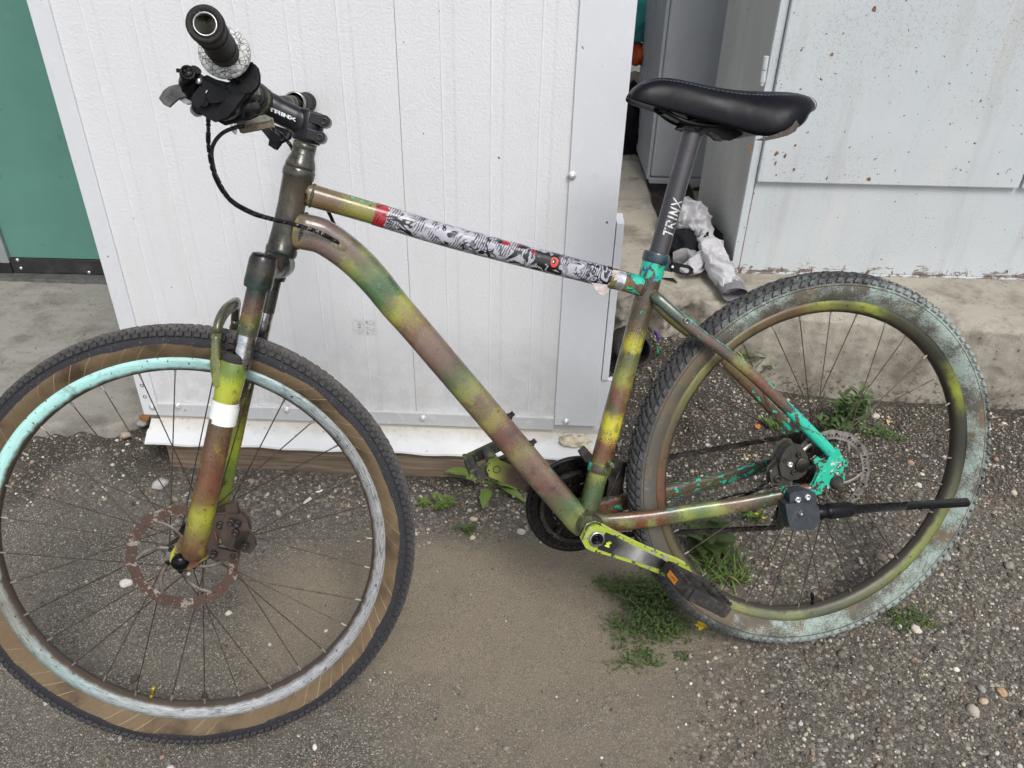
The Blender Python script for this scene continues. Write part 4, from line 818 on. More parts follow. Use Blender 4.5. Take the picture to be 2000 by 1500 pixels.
for k in range(5):
    a = 2 * PI * k / 5 + .3; crk.tube([BBv(-.052), B(BBc[0] + .064 * math.cos(a), BBc[1] + .064 * math.sin(a), -.050)], (.004, .009), 10)
    for r in (.055, .068): crk.disc(B(BBc[0] + r * math.cos(a + .2), BBc[1] + r * math.sin(a + .2), -.048), NL, .004, .006, 10, mi=0)
crankset = crk.build('chainrings', M['sprocket'], bike); crankset['label'] = 'oily black triple chainrings behind the frame'
gd = MB(); gd.lathe(BBv(-.064), NL, [(.078, 0), (.0875, .0), (.0895, .002), (.0895, .009), (.087, .011), (.078, .006)], 64); gd.build('chain_guard', M['plastic'], crankset)
# left crank arm, traced along its face
CA, CE = Vector((.4205, -.0495)), Vector((.2755, -.1285))
cdv = (CE - CA).normalized(); cn_ = Vector((-cdv.y, cdv.x))
lc = MB(); prof_c = [(-.020, .0), (-.017, .011), (-.008, .0185), (.004, .0195), (.03, .0165), (.08, .0135), (.13, .0130), (.150, .0135), (.166, .0120), (.176, .006), (.179, 0)]
def cr_pts(n, sc=1., o=0.): return [B(*(CA + cdv * s + cn_ * (w_ * sc)), n + lerp(-.003, .008, s / .18)) for s, w_ in prof_c] + [B(*(CA + cdv * s - cn_ * (w_ * sc)), n + lerp(-.003, .008, s / .18)) for s, w_ in prof_c[::-1]]
lc.prism(cr_pts(.072), NL * -.014)
lcrank = lc.build('crank_arm', M['lime'], bike, .005, 3); lcrank['label'] = 'left crank arm in chipped lime paint with polished recess'
rc = MB(); rp = [(.010, .0145), (.03, .0140), (.06, .0110), (.09, .0095), (.12, .0075), (.150, .002)]
P1 = [B(*(CA + cdv * s + cn_ * w_), .0725 + lerp(-.003, .008, s / .18)) for s, w_ in rp] + [B(*(CA + cdv * s - cn_ * (w_ * .9 + .002)), .0725 + lerp(-.003, .008, s / .18)) for s, w_ in rp[::-1]]
rc.prism(P1, NL * .0012)
for i in range(len(rc.uv)): rc.uv[i] = (((i % len(P1)) if (i % len(P1)) < 6 else 11 - (i % len(P1))) / 5., 0)
rc.build('crank_recess', M['polished'], lcrank, .0006)
ck = MB(); ck.lathe(B(*CA, .068), NL, [(.0095, 0), (.0095, .0045), (.0082, .0058), (.0052, .0058), (.005, .002), (.0034, .002), (.003, .004), (0, .004)], 26); ck.lathe(B(*CA, .070), NL, [(.0105, 0), (.0128, .002), (.0128, .0038), (.0105, .0038)], 30, mi=1); ck.build('crank_bolt', [M['gloss'], M['alu']], lcrank)
gm = MB(); g0 = CA + cdv * .022; gp = [(-.0045, .006), (.0035, .0065), (.004, .0035), (.001, .0015), (.0045, -.003), (-.001, -.0045), (-.0015, -.002), (-.0045, .0005), (-.001, .003), (-.004, .0035)]
gm.prism([B(*(g0 + cdv * a + cn_ * b), .0718) for a, b in gp], NL * .0012); gm.build('crank_mark', plain('yellow mark', S(205, 215, 60), .45, bump=0), lcrank)
bsh = MB(); bsh.lathe(BBv(.036), NL, [(.012, 0), (.0222, 0), (.0225, .004), (.0215, .010), (.0165, .012), (.0165, .024)], 32); bsh.build('bearing_cup', Cm['bb'], bike)
# right crank arm, opposite
rcv = MB(); RA = Vector(BBc); RE = Vector((.5558, .0343)); rd = (RE - RA).normalized(); rn = Vector((-rd.y, rd.x)); RL = (RE - RA).length
prr = [(-.01, .016), (.02, .016), (.07, .0125), (RL - .02, .0135), (RL + .004, .0125), (RL + .012, .006)]
rcv.prism([B(*(RA + rd * s + rn * w_), -.070) for s, w_ in prr] + [B(*(RA + rd * s - rn * w_), -.070) for s, w_ in prr[::-1]], NL * -.014)
for i, p in enumerate(rcv.v): rcv.uv[i] = (1 - min(1, max(0, (Vector((-p[0], p[2] - RW)) - RA).dot(rd) / RL)), .5)
rcr = rcv.build('crank_arm', M['crank_r'], bike, .004, 3); rcr['label'] = 'right crank arm in camouflage, pointing forward'
rb2 = MB(); rb2.lathe(B(*RE, -.0705), NL, [(.0068, 0), (.0068, .001), (.0054, .0014), (.0054, -.001), (0, -.001)], 22); rb2.build('pedal_axle_end', M['caliper2'], rcr)
# pedals: two side blocks, end plates, barrel, orange reflectors
def pedal(c, dirx, dirz, sgn, label, paint):
    """c: axle centre at inner end (local), dirx: fore-aft direction, dirz: platform normal"""
    Y = Vector((0, -sgn, 0)); X = dirx.normalized(); Zz = dirz.normalized(); mb = MB(); ax = (X, Y, Zz)
    o = lambda x, y, z: c + X * x + Y * y + Zz * z
    def rail(x0, hw_):
        pts = [o(x0, .004, 0), o(x0 * 1.04, .03, 0), o(x0 * 1.04, .065, 0), o(x0 * .92, .088, 0)]
        mb.tube(bez(pts, 4), [(.0105, hw_)] * 13, 12, side=tuple(X), power=3.5)
    rail(.036, .0115); rail(-.036, .0115)
    for y, L in ((.006, .036), (.086, .033)): mb.box(o(0, y, 0), L * 2, .012, .021, ax=ax)
    mb.tube([o(0, -.004, 0), o(0, .03, 0), o(0, .05, 0), o(0, .088, 0)], [.0085, .0115, .0105, .010], 16, side=tuple(Zz))
    for x0 in (.0445, -.0445):
        for k in range(7): mb.box(o(x0 * .94, .018 + k * .0105, .0125), .007, .005, .006, ax=ax)
    p = mb.build('pedal', M['rubber'] if not paint else [plain('pedal with paint', S(54, 53, 52), .7, vs=70, dirt=S(160, 172, 60), dirt_amt=.32)], bike, .002); p['label'] = label
    for x0 in (.0462, -.0462):
        rm = MB(); rm.box(o(x0, .045, -.001), .004, .034, .011, ax=ax); rm.build('reflector', M['orange'], p, .001)
    return p
pcl = B(*CE, .087); dl = Bp(1408, 1192, .14) - Bp(1316, 1146, .14)
ang = .42; X_ = Vector((dl.x, 0, dl.z)).normalized(); Zp = Vector((-X_.z, 0, X_.x)); Zp = Zp if Zp.z > 0 else -Zp
pedal(pcl, X_, Zp, 1, 'left pedal in worn grey rubber with orange reflector', False)
ang = math.radians(20); pedal(B(*RE, -.083), Vector((-math.cos(ang), 0, math.sin(ang) * -1)), Vector((-math.sin(ang), 0, math.cos(ang))), -1, 'right pedal with lime overspray, seen past the down tube', True)
# front derailleur
fd = MB(); q = S0.lerp(S1, .795); qd = (S0 - S1).normalized(); axs = (B(*S0) - B(*S1)).normalized()
fd.lathe(B(*q) - axs * .007, axs, [(.0175, 0), (.0200, .0005), (.0200, .0135), (.0175, .014)], 30); fd.disc(Bp(1188, 907, .021), Vector((.3, -.9, .1)), .0048, .012, 12); fd.build('derailleur_clamp', Cm['seat'], bike, .0006)
fd2 = MB(); fd2.prism([Bp(x, y, -.035) for x, y in ((1180, 895), (1212, 900), (1222, 915), (1214, 960), (1200, 985), (1182, 985), (1190, 940), (1170, 905))], NL * -.022); fd2.prism([Bp(x, y, -.02) for x, y in ((1196, 896), (1216, 905), (1210, 925), (1194, 918))], NL * -.02)
fd2.tube([Bp(1205, 915, -.01), Bp(1208, 925, -.005), Bp(1196, 950, .0), Bp(1185, 978, .005)], .0016, 8); fd2.prism([Bp(x, y, .0) for x, y in ((1138, 892), (1150, 882), (1158, 890), (1152, 902), (1144, 902))], NL * -.03)
fd2.build('front_derailleur', M['greasy'], bike, .001)
# cassette and rear derailleur
cs_ = MB()
for i, (r, tt) in enumerate(((.056, 28), (.050, 25), (.044, 22), (.038, 19), (.033, 17), (.029, 15), (.025, 13), (.021, 11))): sprocket(cs_, (0, 0), -.026 - i * .0042, r, tt, rin=.014)
cs_.build('cassette', M['sprocket'], wR)
for o in list(wR.children):
    if o.name.startswith('cassette'): o.location = -B(0, 0, 0)
rdl = MB(); J1, J2 = (.012, -.062), (.030, -.115)
for jc in (J1, J2): sprocket(rdl, jc, -.0405, .019, 11, th=.003, rin=.006)
for n0 in (-.037, -.047): rdl.prism([B(x, u, n0) for x, u in ((.0, -.055), (.012, -.045), (.026, -.06), (.044, -.112), (.034, -.13), (.02, -.122))], NL * -.0018)
rdl.tube([B(-.008, -.028, -.062), B(0, -.045, -.058), B(.012, -.062, -.05)], .010, 12); rdl.build('rear_derailleur', M['greasy'], bike, .0008)
# chain: alternate links along both runs
def chain_run(mb, pts):
    L = [0.]
    for a, b in zip(pts, pts[1:]): L.append(L[-1] + (b - a).length)
    n = int(L[-1] / .0127)
    P = [along(pts, i / n) for i in range(n + 1)]
    for i in range(n):
        a, b = P[i], P[i + 1]; d = (b - a).normalized(); up = d.cross(NL).normalized(); off = .0032 if i % 2 else .0021
        for s_ in (-1, 1):
            c = (a + b) / 2 + NL * (s_ * off); o = []
            for t_, h_ in ((-.0085, .0), (-.0075, .0030), (-.005, .0042), (0, .0028), (.005, .0042), (.0075, .0030), (.0085, 0), (.0075, -.0030), (.005, -.0042), (0, -.0028), (-.005, -.0042), (-.0075, -.0030)): o.append(c + d * t_ + up * h_)
            mb.prism(o, NL * (s_ * .001))
        mb.tube([a - NL * .004, a + NL * .004], .0023, 8, side=(0, 0, 1))
ch = MB(); cn0 = -.0475
chain_run(ch, [B(BBc[0] - .008, BBc[1] + .064, cn0), B(.0, .044, cn0 + .002)])
chain_run(ch, [B(BBc[0] - .02, BBc[1] - .060, cn0), B(.035, -.134, cn0 + .004)])
arc = [B(BBc[0] + .064 * math.cos(a), BBc[1] + .064 * math.sin(a), cn0) for a in np.linspace(PI / 2 + .1, -PI / 2 - .3, 20)]
chain_run(ch, arc); ch.build('chain', M['greasy'], bike)

# --- rear brake caliper, axle cone
rcx = MB()
rcx.prism([Bp(x, y, .073) for x, y in ((1538, 880), (1550, 870), (1560, 872), (1568, 884), (1574, 896), (1577, 908), (1570, 924), (1558, 932), (1544, 934), (1530, 926), (1526, 908), (1531, 893))], NL * -.030)
rcx.prism([Bp(x, y, .068) for x, y in ((1536, 895), (1528, 900), (1512, 918), (1508, 930), (1512, 942), (1528, 946), (1545, 936))], NL * -.016)
rcal = rcx.build('rear_caliper', M['caliper2'], bike, .004, 3)
for (x, y, nn_, r, mi) in ((1544, 908, .076, .0050, 1), (1551, 923, .076, .0050, 0), (1532, 900, .072, .0045, 0), (1519, 936, .070, .007, 0), (1561, 889, .076, .0045, 0)):
    rbo = MB(); c = Bp(x, y, nn_); rbo.lathe(c - NL * .005, NL, [(r, 0), (r, .005), (r * .8, .006), (r * .45, .006), (r * .4, .003), (0, .003)], 16, mi=mi); rbo.build('caliper_bolt', [M['greasy'], M['bright']], rcal)
rbo = MB(); rbo.lathe(Bp(1567, 908, .074), NL, [(.013, -.004), (.013, .001), (.012, .002), (0, .002)], 24, mi=0); rbo.build('piston_cap', [M['greasy'], M['bright']], rcal)
am = MB(); am.prism([Bp(x, y, .066) for x, y in ((1506, 922), (1512, 918), (1514, 926), (1508, 930))], NL * -.006); am.build('cable_anchor', M['bright'], rcal)
for k in range(3):
    mb = MB(); mb.tube(bez([Bp(1558 + k * 3, 893 - k * 2, .066), Bp(1570 + k * 3, 876 - k, .064), Bp(1590 + k * 2, 862 + k, .06)], 4), .0016, 8); mb.build('caliper_spring', M['steel'], rcal)
axc = MB(); axc.lathe(Bp(1632, 941, .070), NL, [(.0125, -.004), (.0125, .004), (.0108, .007), (.0065, .014), (.0, .015)], 20); axc.build('axle_nut', M['rubber'], bike)
tpb = MB(); tpb.tube([B(.082, -.0200, .0630), B(.060, -.0165, .0655), B(.048, -.0145, .0668)], [(.0100, .0138), (.0098, .0134), (.0094, .0128)], 20, caps=False, power=2.4); tpb.build('brown_tape', plain('brown tape', S(104, 74, 58), .4, vs=60), bike)
# --- kickstand, folded up
ks = MB(); ks.prism([Bp(x, y, .090) for x, y in ((1544, 966), (1552, 962), (1575, 959), (1590, 962), (1594, 972), (1592, 984), (1580, 988), (1556, 992), (1544, 986))], NL * -.026)
ks.prism([Bp(x, y, .096) for x, y in ((1536, 986), (1560, 984), (1590, 983), (1597, 990), (1600, 1006), (1598, 1022), (1590, 1032), (1566, 1034), (1545, 1033), (1540, 1012))], NL * -.028)
kst = ks.build('kickstand', M['box'], bike, .0016, 2); kst['label'] = 'folded charcoal kickstand with black rod at the rear wheel'
for (x, y) in ((1558, 976), (1577, 971)):
    kb = MB(); kb.lathe(Bp(x, y, .0905) - NL * .001, NL, [(.0058, 0), (.0058, .0025), (.0045, .004), (.0026, .004), (.0024, .0005), (0, .0005)], 18, mi=1); kb.build('kickstand_bolt', [M['box'], M['bright']], kst)
kb = MB(); kb.lathe(Bp(1564, 1003, .0965), NL, [(.0062, -.002), (.0062, .0006), (.0056, .0012), (0, .0012)], 20, mi=0); kb.lathe(Bp(1566, 1005, .0975), NL, [(.003, 0), (.0018, .0004), (0, .0004)], 9, mi=1)
kb.build('kickstand_cap', [M['box'], M['bright']], kst)
k0, k1, k2, k3 = Bp(1594, 1001, .085), Bp(1612, 999, .085), Bp(1664, 994, .087), Bp(1890, 981, .098)
kr_ = MB(); kr_.tube([k0, k0.lerp(k1, .5), k1], [.011, .0135, .0105], 22, side=(0, 0, 1)); 
N = 30; dd = (k2 - k1).normalized()
kr_.lathe(k1, dd, [(.006, -.002), (.0115, -.001), (.0125, .003), (.0125, (k2 - k1).length - .003), (.011, (k2 - k1).length), (.006, (k2 - k1).length)], 40)
for i in range(28):
    a = 2 * PI * i / 28; e1 = dd.cross(NL).normalized(); e2 = dd.cross(e1); off = (e1 * math.cos(a) + e2 * math.sin(a)) * .0125; kr_.tube([k1 + dd * .006 + off, k2 - dd * .006 + off], .0009, 5, side=(0, 0, 1))
kr_.build('kickstand_sleeve', M['plastic'], kst)
kro = MB(); kro.tube([k2 - dd * .01, k3 - dd * .002, k3], [.0080, .0080, .0066], 22, side=(0, 0, 1)); kro.build('kickstand_rod', M['rod'], kst)
# ================================================================== SETTING
def fbm(x, y, z=0., o=3): return mnoise.fractal(Vector((x, y, z)), .8, 2.1, o)
# --- ground sheet: fine near the bike, coarse to the horizon
def axis(lo, hi, step, far):
    core = list(np.arange(lo, hi + 1e-6, step)); d = step * 2; L, R = [], []; a = lo; b = hi
    while b - hi < far: b += d; a -= d; R.append(b); L.append(a); d *= 1.45
    return np.array(L[::-1] + core + R)
gxs, gys = axis(-1.45, 1.85, .0062, 320), axis(.38, 2.02, .0062, 320)
NXg, NYg = len(gxs), len(gys)
XX, YY = np.meshgrid(gxs, gys)
def sstep(a, b, x): t = np.clip((x - a) / (b - a), 0, 1); return t * t * (3 - 2 * t)
def vnoise(X, Y, sc, seed):
    """vectorised value noise"""
    x, y = X * sc + seed * 17.3, Y * sc - seed * 9.1; xi, yi = np.floor(x).astype(np.int64), np.floor(y).astype(np.int64); fx_, fy_ = x - xi, y - yi
    fx_ = fx_ * fx_ * (3 - 2 * fx_); fy_ = fy_ * fy_ * (3 - 2 * fy_)
    def h(i, j): k = (i * 374761393 + j * 668265263 + seed * 144665) & 0x7fffffff; k = ((k ^ (k >> 13)) * 1274126177) & 0x7fffffff; return (k % 100003) / 100003.
    return (h(xi, yi) * (1 - fx_) + h(xi + 1, yi) * fx_) * (1 - fy_) + (h(xi, yi + 1) * (1 - fx_) + h(xi + 1, yi + 1) * fx_) * fy_
def masks(X, Y):
    wob = (vnoise(X, Y, 9, 3) - .5) * .14 + (vnoise(X, Y, 30, 4) - .5) * .05
    sand = sstep(.42, -.30, np.sqrt(((X + .02) / .46) ** 2 + ((Y - 1.07) / .205) ** 2) - 1 + wob * 2.4)
    sand = np.maximum(sand, .7 * sstep(.55, -.4, np.sqrt(((X - .12) / .26) ** 2 + ((Y - .86) / .20) ** 2) - 1 + wob * 3))
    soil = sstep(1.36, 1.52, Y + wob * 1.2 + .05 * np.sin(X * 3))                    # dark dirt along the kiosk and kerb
    grav = sstep(.22, .42, X + wob * 1.6) * sstep(1.80, 1.55, Y) ; grav = np.maximum(grav, sstep(1.26, 1.37, Y + wob) * sstep(-1.2, -.6, X) * .9)
    return sand, soil, grav
sand, soil, grav = masks(XX, YY)
ZZ = (vnoise(XX, YY, 4, 1) - .5) * .010 + (vnoise(XX, YY, 14, 2) - .5) * .005 + (vnoise(XX, YY, 60, 5) - .5) * .0028 * (1 - .7 * sand) + (vnoise(XX, YY, 130, 6) - .5) * .0022 * (1 - .6 * sand)
near = sstep(2.6, 1.6, np.hypot(XX - .1, YY - 1.1)); ZZ = ZZ * near - .004
ZZ -= .012 * sstep(1.38, 1.47, YY) * sstep(-.9, -.75, XX) * sstep(.35, .2, XX) * near   # trodden hollow at the timber
# earth banked up under the broken kerb end
bank = sstep(1.62, 1.92, YY + (vnoise(XX, YY, 12, 8) - .5) * .1) * sstep(.10, .26, XX) * sstep(.74, .5, XX); ZZ += bank * .13 + bank * (vnoise(XX, YY, 40, 9) - .5) * .04
ZZ += sstep(1.52, 1.60, YY) * sstep(-.55, -.75, XX) * sstep(-1.25, -1.0, XX) * .018 * vnoise(XX, YY, 25, 11)
ZZ += np.exp(-(((YY - 1.74) / .05) ** 2)) * sstep(.5, .8, XX) * .012 * vnoise(XX, YY, 18, 12)
vs = np.stack([XX, YY, ZZ], -1).reshape(-1, 3)
idx = np.arange(NXg * NYg).reshape(NYg, NXg); fs = np.stack([idx[:-1, :-1], idx[:-1, 1:], idx[1:, 1:], idx[1:, :-1]], -1).reshape(-1, 4)
def np_mesh(name, vs, fs, mat, cols=None, smooth=True, k=None):
    me = bpy.data.meshes.new(name); nf, k = fs.shape
    me.vertices.add(len(vs)); me.vertices.foreach_set('co', np.asarray(vs, np.float32).ravel()); me.loops.add(nf * k); me.loops.foreach_set('vertex_index', fs.astype(np.int32).ravel())
    me.polygons.add(nf); me.polygons.foreach_set('loop_start', np.arange(0, nf * k, k, dtype=np.int32)); me.polygons.foreach_set('use_smooth', np.full(nf, smooth)); me.update(calc_edges=True)
    if cols is not None:
        at = me.attributes.new('col', 'FLOAT_COLOR', 'POINT'); at.data.foreach_set('color', np.asarray(cols, np.float32).ravel())
    for m in (mat if isinstance(mat, list) else [mat]): me.materials.append(m)
    o = bpy.data.objects.new(name, me); COL.objects.link(o); return o
def ground_mat():
    m = Mt('gritty asphalt', .85, 0, .3); a = m.node('ShaderNodeAttribute', attribute_name='col'); sd, so_, gv = m.node('ShaderNodeSeparateColor', {0: a.outputs['Color']}).outputs[:3]
    v1 = m.node('ShaderNodeTexVoronoi', {'Scale': 430., 'Vector': m.obj}); v2 = m.node('ShaderNodeTexVoronoi', {'Scale': 120., 'Vector': m.obj})
    r1 = m.node('ShaderNodeSeparateColor', {0: v1.outputs['Color']}).outputs[0]; r2 = m.node('ShaderNodeSeparateColor', {0: v2.outputs['Color']}).outputs[1]
    asph = m.ramp(r1, [(0, S(78, 74, 67)), (.35, S(104, 99, 90)), (.62, S(119, 113, 103)), (.80, S(136, 129, 117)), (.93, S(160, 154, 142)), (1, S(200, 194, 182))])
    gap = m.step(v1.outputs['Distance'], .62, .38); asph = m.mix(m.math('MULTIPLY', m.math('SUBTRACT', 1., gap), .62), asph, S(66, 62, 58))
    asph = m.mix(m.math('MULTIPLY', m.step(m.noise(7, 5, .6), .4, .68), .45), asph, S(118, 111, 102))
    dry = m.mix(m.step(m.noise(480, 2, .7), .38, .62), S(96, 88, 75), S(140, 130, 113)); dry = m.mix(m.step(m.noise(900, 2, .6), .66, .72), dry, S(160, 150, 137)); dry = m.mix(m.math('MULTIPLY', m.step(m.noise(22, 5, .7), .55, .75), .7), dry, S(104, 96, 87))
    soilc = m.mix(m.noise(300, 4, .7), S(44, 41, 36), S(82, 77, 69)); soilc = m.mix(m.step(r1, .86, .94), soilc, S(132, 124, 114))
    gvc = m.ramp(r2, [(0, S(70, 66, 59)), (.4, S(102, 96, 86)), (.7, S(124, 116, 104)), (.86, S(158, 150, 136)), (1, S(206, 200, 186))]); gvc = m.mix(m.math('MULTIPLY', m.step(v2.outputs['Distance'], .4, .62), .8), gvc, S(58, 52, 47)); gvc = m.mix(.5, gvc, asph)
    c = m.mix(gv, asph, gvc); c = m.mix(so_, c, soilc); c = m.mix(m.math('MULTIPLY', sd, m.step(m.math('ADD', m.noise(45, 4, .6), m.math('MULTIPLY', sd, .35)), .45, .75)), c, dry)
    m.col(c)
    h = m.math('ADD', m.math('MULTIPLY', m.math('SUBTRACT', 1., v1.outputs['Distance']), m.math('SUBTRACT', 1., m.math('MULTIPLY', sd, .85))), m.math('MULTIPLY', m.noise(500, 4, .7), .5)); h = m.math('ADD', h, m.math('MULTIPLY', m.math('SUBTRACT', 1., v2.outputs['Distance']), m.math('MULTIPLY', gv, 1.2)))
    m.bump(h, .7, .0022); return m.m
gcol = np.stack([sand, soil, grav, np.ones_like(sand)], -1).reshape(-1, 4)
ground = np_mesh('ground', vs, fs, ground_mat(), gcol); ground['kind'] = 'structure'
from_z = lambda x, y: float(ZZ[min(NYg - 1, max(0, np.searchsorted(gys, y))), min(NXg - 1, max(0, np.searchsorted(gxs, x)))])

# --- concrete: left apron, right kerb block with broken end, strip beside the kiosk
def conc(name, base, lite, stain, sc=1., skirt=.13):
    m = Mt(name, .9, 0, .25); c = m.mix(m.noise(3.5 * sc, 6, .65), base, lite); c = m.mix(m.math('MULTIPLY', m.step(m.noise(9 * sc, 6, .7), .46, .66), .75), c, stain)
    x, y, z = m.sep(m.obj); c = m.mix(m.step(m.math('ADD', m.noise(70, 5, .7), m.math('MULTIPLY', m.step(z, .10, -.01), skirt)), .60, .68), c, m.mix(.65, c, S(66, 59, 51))); c = m.mix(m.step(m.noise(420, 3, .7), .64, .7), c, S(190, 182, 170))
    m.col(c); h = m.math('ADD', m.noise(220, 5, .75), m.math('MULTIPLY', m.noise(24, 5, .7), 1.4)); h = m.math('SUBTRACT', h, m.math('MULTIPLY', m.step(m.voro(55), .16, .06), m.step(m.noise(12, 2), .5, .6)))
    m.bump(h, .6, .004); return m.m
M['conc_l'] = conc('weathered concrete apron', S(136, 132, 124), S(164, 160, 151), S(106, 101, 93), skirt=0.)
M['conc_r'] = conc('stained concrete kerb', S(150, 144, 132), S(184, 177, 163), S(110, 103, 92))
def grid_obj(name, f, nu, nv, mat, **kw):
    vs = [f(i / nu, j / nv) for j in range(nv + 1) for i in range(nu + 1)]; fs = np.array([(j * (nu + 1) + i, j * (nu + 1) + i + 1, (j + 1) * (nu + 1) + i + 1, (j + 1) * (nu + 1) + i) for j in range(nv) for i in range(nu)])
    return np_mesh(name, np.array(vs), fs, mat, **kw)
def apron(u, v):
    x = lerp(-3.2, .19, u); k = v * 1.06
    yf = 1.585 + .018 * fbm(x * 6, 0) + .012 * fbm(x * 22, 3.) + max(0, (x + .98)) * .55
    if k < .06: return (x, yf - .012 * (1 - k / .06), lerp(-.06, .026, k / .06))
    t = (k - .06); y = lerp(yf, 2.62, t); return (x, y, .028 + .012 * t + .004 * fbm(x * 7, y * 7) + .0022 * fbm(x * 40, y * 40, 2))
ap = grid_obj('concrete_apron', apron, 220, 110, M['conc_l']); ap['kind'] = 'structure'
def kerb(u, v):
    x = lerp(.20, 2.9, u); end = sstep(.78, .34, x); yf = 1.855 - .085 * (x - .6) + end * (.07 + .05 * fbm(x * 13, 5.)) + .010 * fbm(x * 5, 1.) + .004 * fbm(x * 33, 2.)
    P = [(yf + .012, -.06), (yf + .004, .06), (yf, .15), (yf + .004, .225), (yf + .016, .243), (yf + .05, .247), (2.15, .249), (2.42, .252)]
    t = v * (len(P) - 1); i = min(len(P) - 2, int(t)); y, z = lerp(P[i][0], P[i + 1][0], t - i), lerp(P[i][1], P[i + 1][1], t - i)
    rough = .0015 + .026 * end; z0 = z; y += rough * fbm(x * 16, z * 16, 7.) * (1 if v < .75 else .0) + .0025 * fbm(x * 50, z * 50, 3.); z += (.0012 + .016 * end * (1 if v < .75 else 0)) * fbm(x * 14, y * 14, 9.)
    return (x, y, z)
kb_ = grid_obj('concrete_kerb', kerb, 340, 84, M['conc_r']); kb_['kind'] = 'structure'
def strip(u, v): 
    P = [(.20, .23), (.20, .258), (.43, .262), (.442, .25), (.445, .10)]; t = v * 4; i = min(3, int(t)); x, z = lerp(P[i][0], P[i + 1][0], t - i), lerp(P[i][1], P[i + 1][1], t - i); y = lerp(2.0, 4.4, u)
    return (x + .004 * fbm(y * 8, z * 8) + .012 * (y - 2.2), y, z + .003 * fbm(x * 20, y * 20))
sp2 = grid_obj('concrete_strip', strip, 80, 16, M['conc_r']); sp2['kind'] = 'structure'
def slotf(u, v): x, y = lerp(.42, .72, u), lerp(2.40, 4.4, v); return (x, y, .225 + .03 * fbm(x * 9, y * 9) + .02 * v)
sl_ = grid_obj('alley_floor', slotf, 20, 80, plain('dark litter soil', S(52, 46, 42), .9, vs=30, var=.6, bump=.8)); sl_['kind'] = 'structure'
pl2 = MB(); pl2.box((1.8, 3.4, .12), 2.4, 2.0, .255); o = pl2.build('locker_plinth', M['conc_r']); o['kind'] = 'structure'

# --- KIOSK of white sandwich panels
kang = math.atan2(WD[1], WD[0])
kio = empty('kiosk', tuple(W0), 'white panelled kiosk wall with aluminium corner trims behind the bicycle', 'kiosk', rotz=kang)
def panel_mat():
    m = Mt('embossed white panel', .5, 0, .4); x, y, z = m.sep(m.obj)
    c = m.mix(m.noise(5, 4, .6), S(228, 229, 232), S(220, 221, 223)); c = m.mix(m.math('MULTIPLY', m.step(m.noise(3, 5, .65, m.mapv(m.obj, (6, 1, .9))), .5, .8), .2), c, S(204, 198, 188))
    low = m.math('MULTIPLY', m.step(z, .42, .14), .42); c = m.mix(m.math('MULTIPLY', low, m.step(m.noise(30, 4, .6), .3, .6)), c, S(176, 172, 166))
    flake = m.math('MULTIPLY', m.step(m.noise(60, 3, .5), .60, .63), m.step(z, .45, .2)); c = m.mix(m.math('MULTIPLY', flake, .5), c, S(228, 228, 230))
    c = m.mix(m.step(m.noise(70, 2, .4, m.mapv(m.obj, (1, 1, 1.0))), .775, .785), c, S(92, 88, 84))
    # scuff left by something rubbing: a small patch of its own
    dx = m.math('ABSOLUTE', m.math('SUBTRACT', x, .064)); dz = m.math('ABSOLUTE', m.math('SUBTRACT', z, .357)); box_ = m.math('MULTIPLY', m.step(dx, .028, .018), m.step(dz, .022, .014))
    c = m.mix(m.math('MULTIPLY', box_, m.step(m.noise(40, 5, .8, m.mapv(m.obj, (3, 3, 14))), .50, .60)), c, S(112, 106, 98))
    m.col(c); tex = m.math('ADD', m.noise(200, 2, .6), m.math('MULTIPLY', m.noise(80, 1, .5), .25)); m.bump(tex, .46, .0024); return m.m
M['panel'] = panel_mat()
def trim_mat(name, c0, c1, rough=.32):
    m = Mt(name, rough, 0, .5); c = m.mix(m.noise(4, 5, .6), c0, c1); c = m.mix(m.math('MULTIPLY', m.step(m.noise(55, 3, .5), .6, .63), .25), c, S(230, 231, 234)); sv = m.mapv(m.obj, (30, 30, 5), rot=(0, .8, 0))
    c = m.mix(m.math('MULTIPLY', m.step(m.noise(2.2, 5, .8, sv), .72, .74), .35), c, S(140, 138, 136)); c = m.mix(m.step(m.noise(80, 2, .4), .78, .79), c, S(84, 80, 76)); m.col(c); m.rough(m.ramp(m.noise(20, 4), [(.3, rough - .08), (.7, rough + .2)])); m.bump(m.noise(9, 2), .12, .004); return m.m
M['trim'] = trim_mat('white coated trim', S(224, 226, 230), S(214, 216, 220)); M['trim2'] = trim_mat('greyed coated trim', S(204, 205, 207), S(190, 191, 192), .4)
ZT = 2.15
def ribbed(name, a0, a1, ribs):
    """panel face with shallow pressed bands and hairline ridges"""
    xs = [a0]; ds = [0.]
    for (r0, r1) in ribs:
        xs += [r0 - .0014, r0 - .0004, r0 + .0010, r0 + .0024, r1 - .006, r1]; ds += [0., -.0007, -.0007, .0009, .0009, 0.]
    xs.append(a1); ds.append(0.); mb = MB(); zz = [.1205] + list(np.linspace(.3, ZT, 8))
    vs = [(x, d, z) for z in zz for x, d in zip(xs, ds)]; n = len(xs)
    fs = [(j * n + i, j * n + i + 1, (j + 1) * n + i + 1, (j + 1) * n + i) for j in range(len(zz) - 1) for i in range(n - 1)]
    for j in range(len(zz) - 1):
        for i in range(n - 1): mb.add([vs[k] for k in (j * n + i, j * n + i + 1, (j + 1) * n + i + 1, (j + 1) * n + i)], [(0, 1, 2, 3)], None, 1 if i % 6 == 2 else 0, False)  # ridge faces take the trim white, their bright line painted in by colour
    mb.box(((a0 + a1) / 2, .036, (.1205 + ZT) / 2), a1 - a0 - .002, .06, ZT - .1205 - .002); return mb.build(name, [M['panel'], M['trim']], kio)
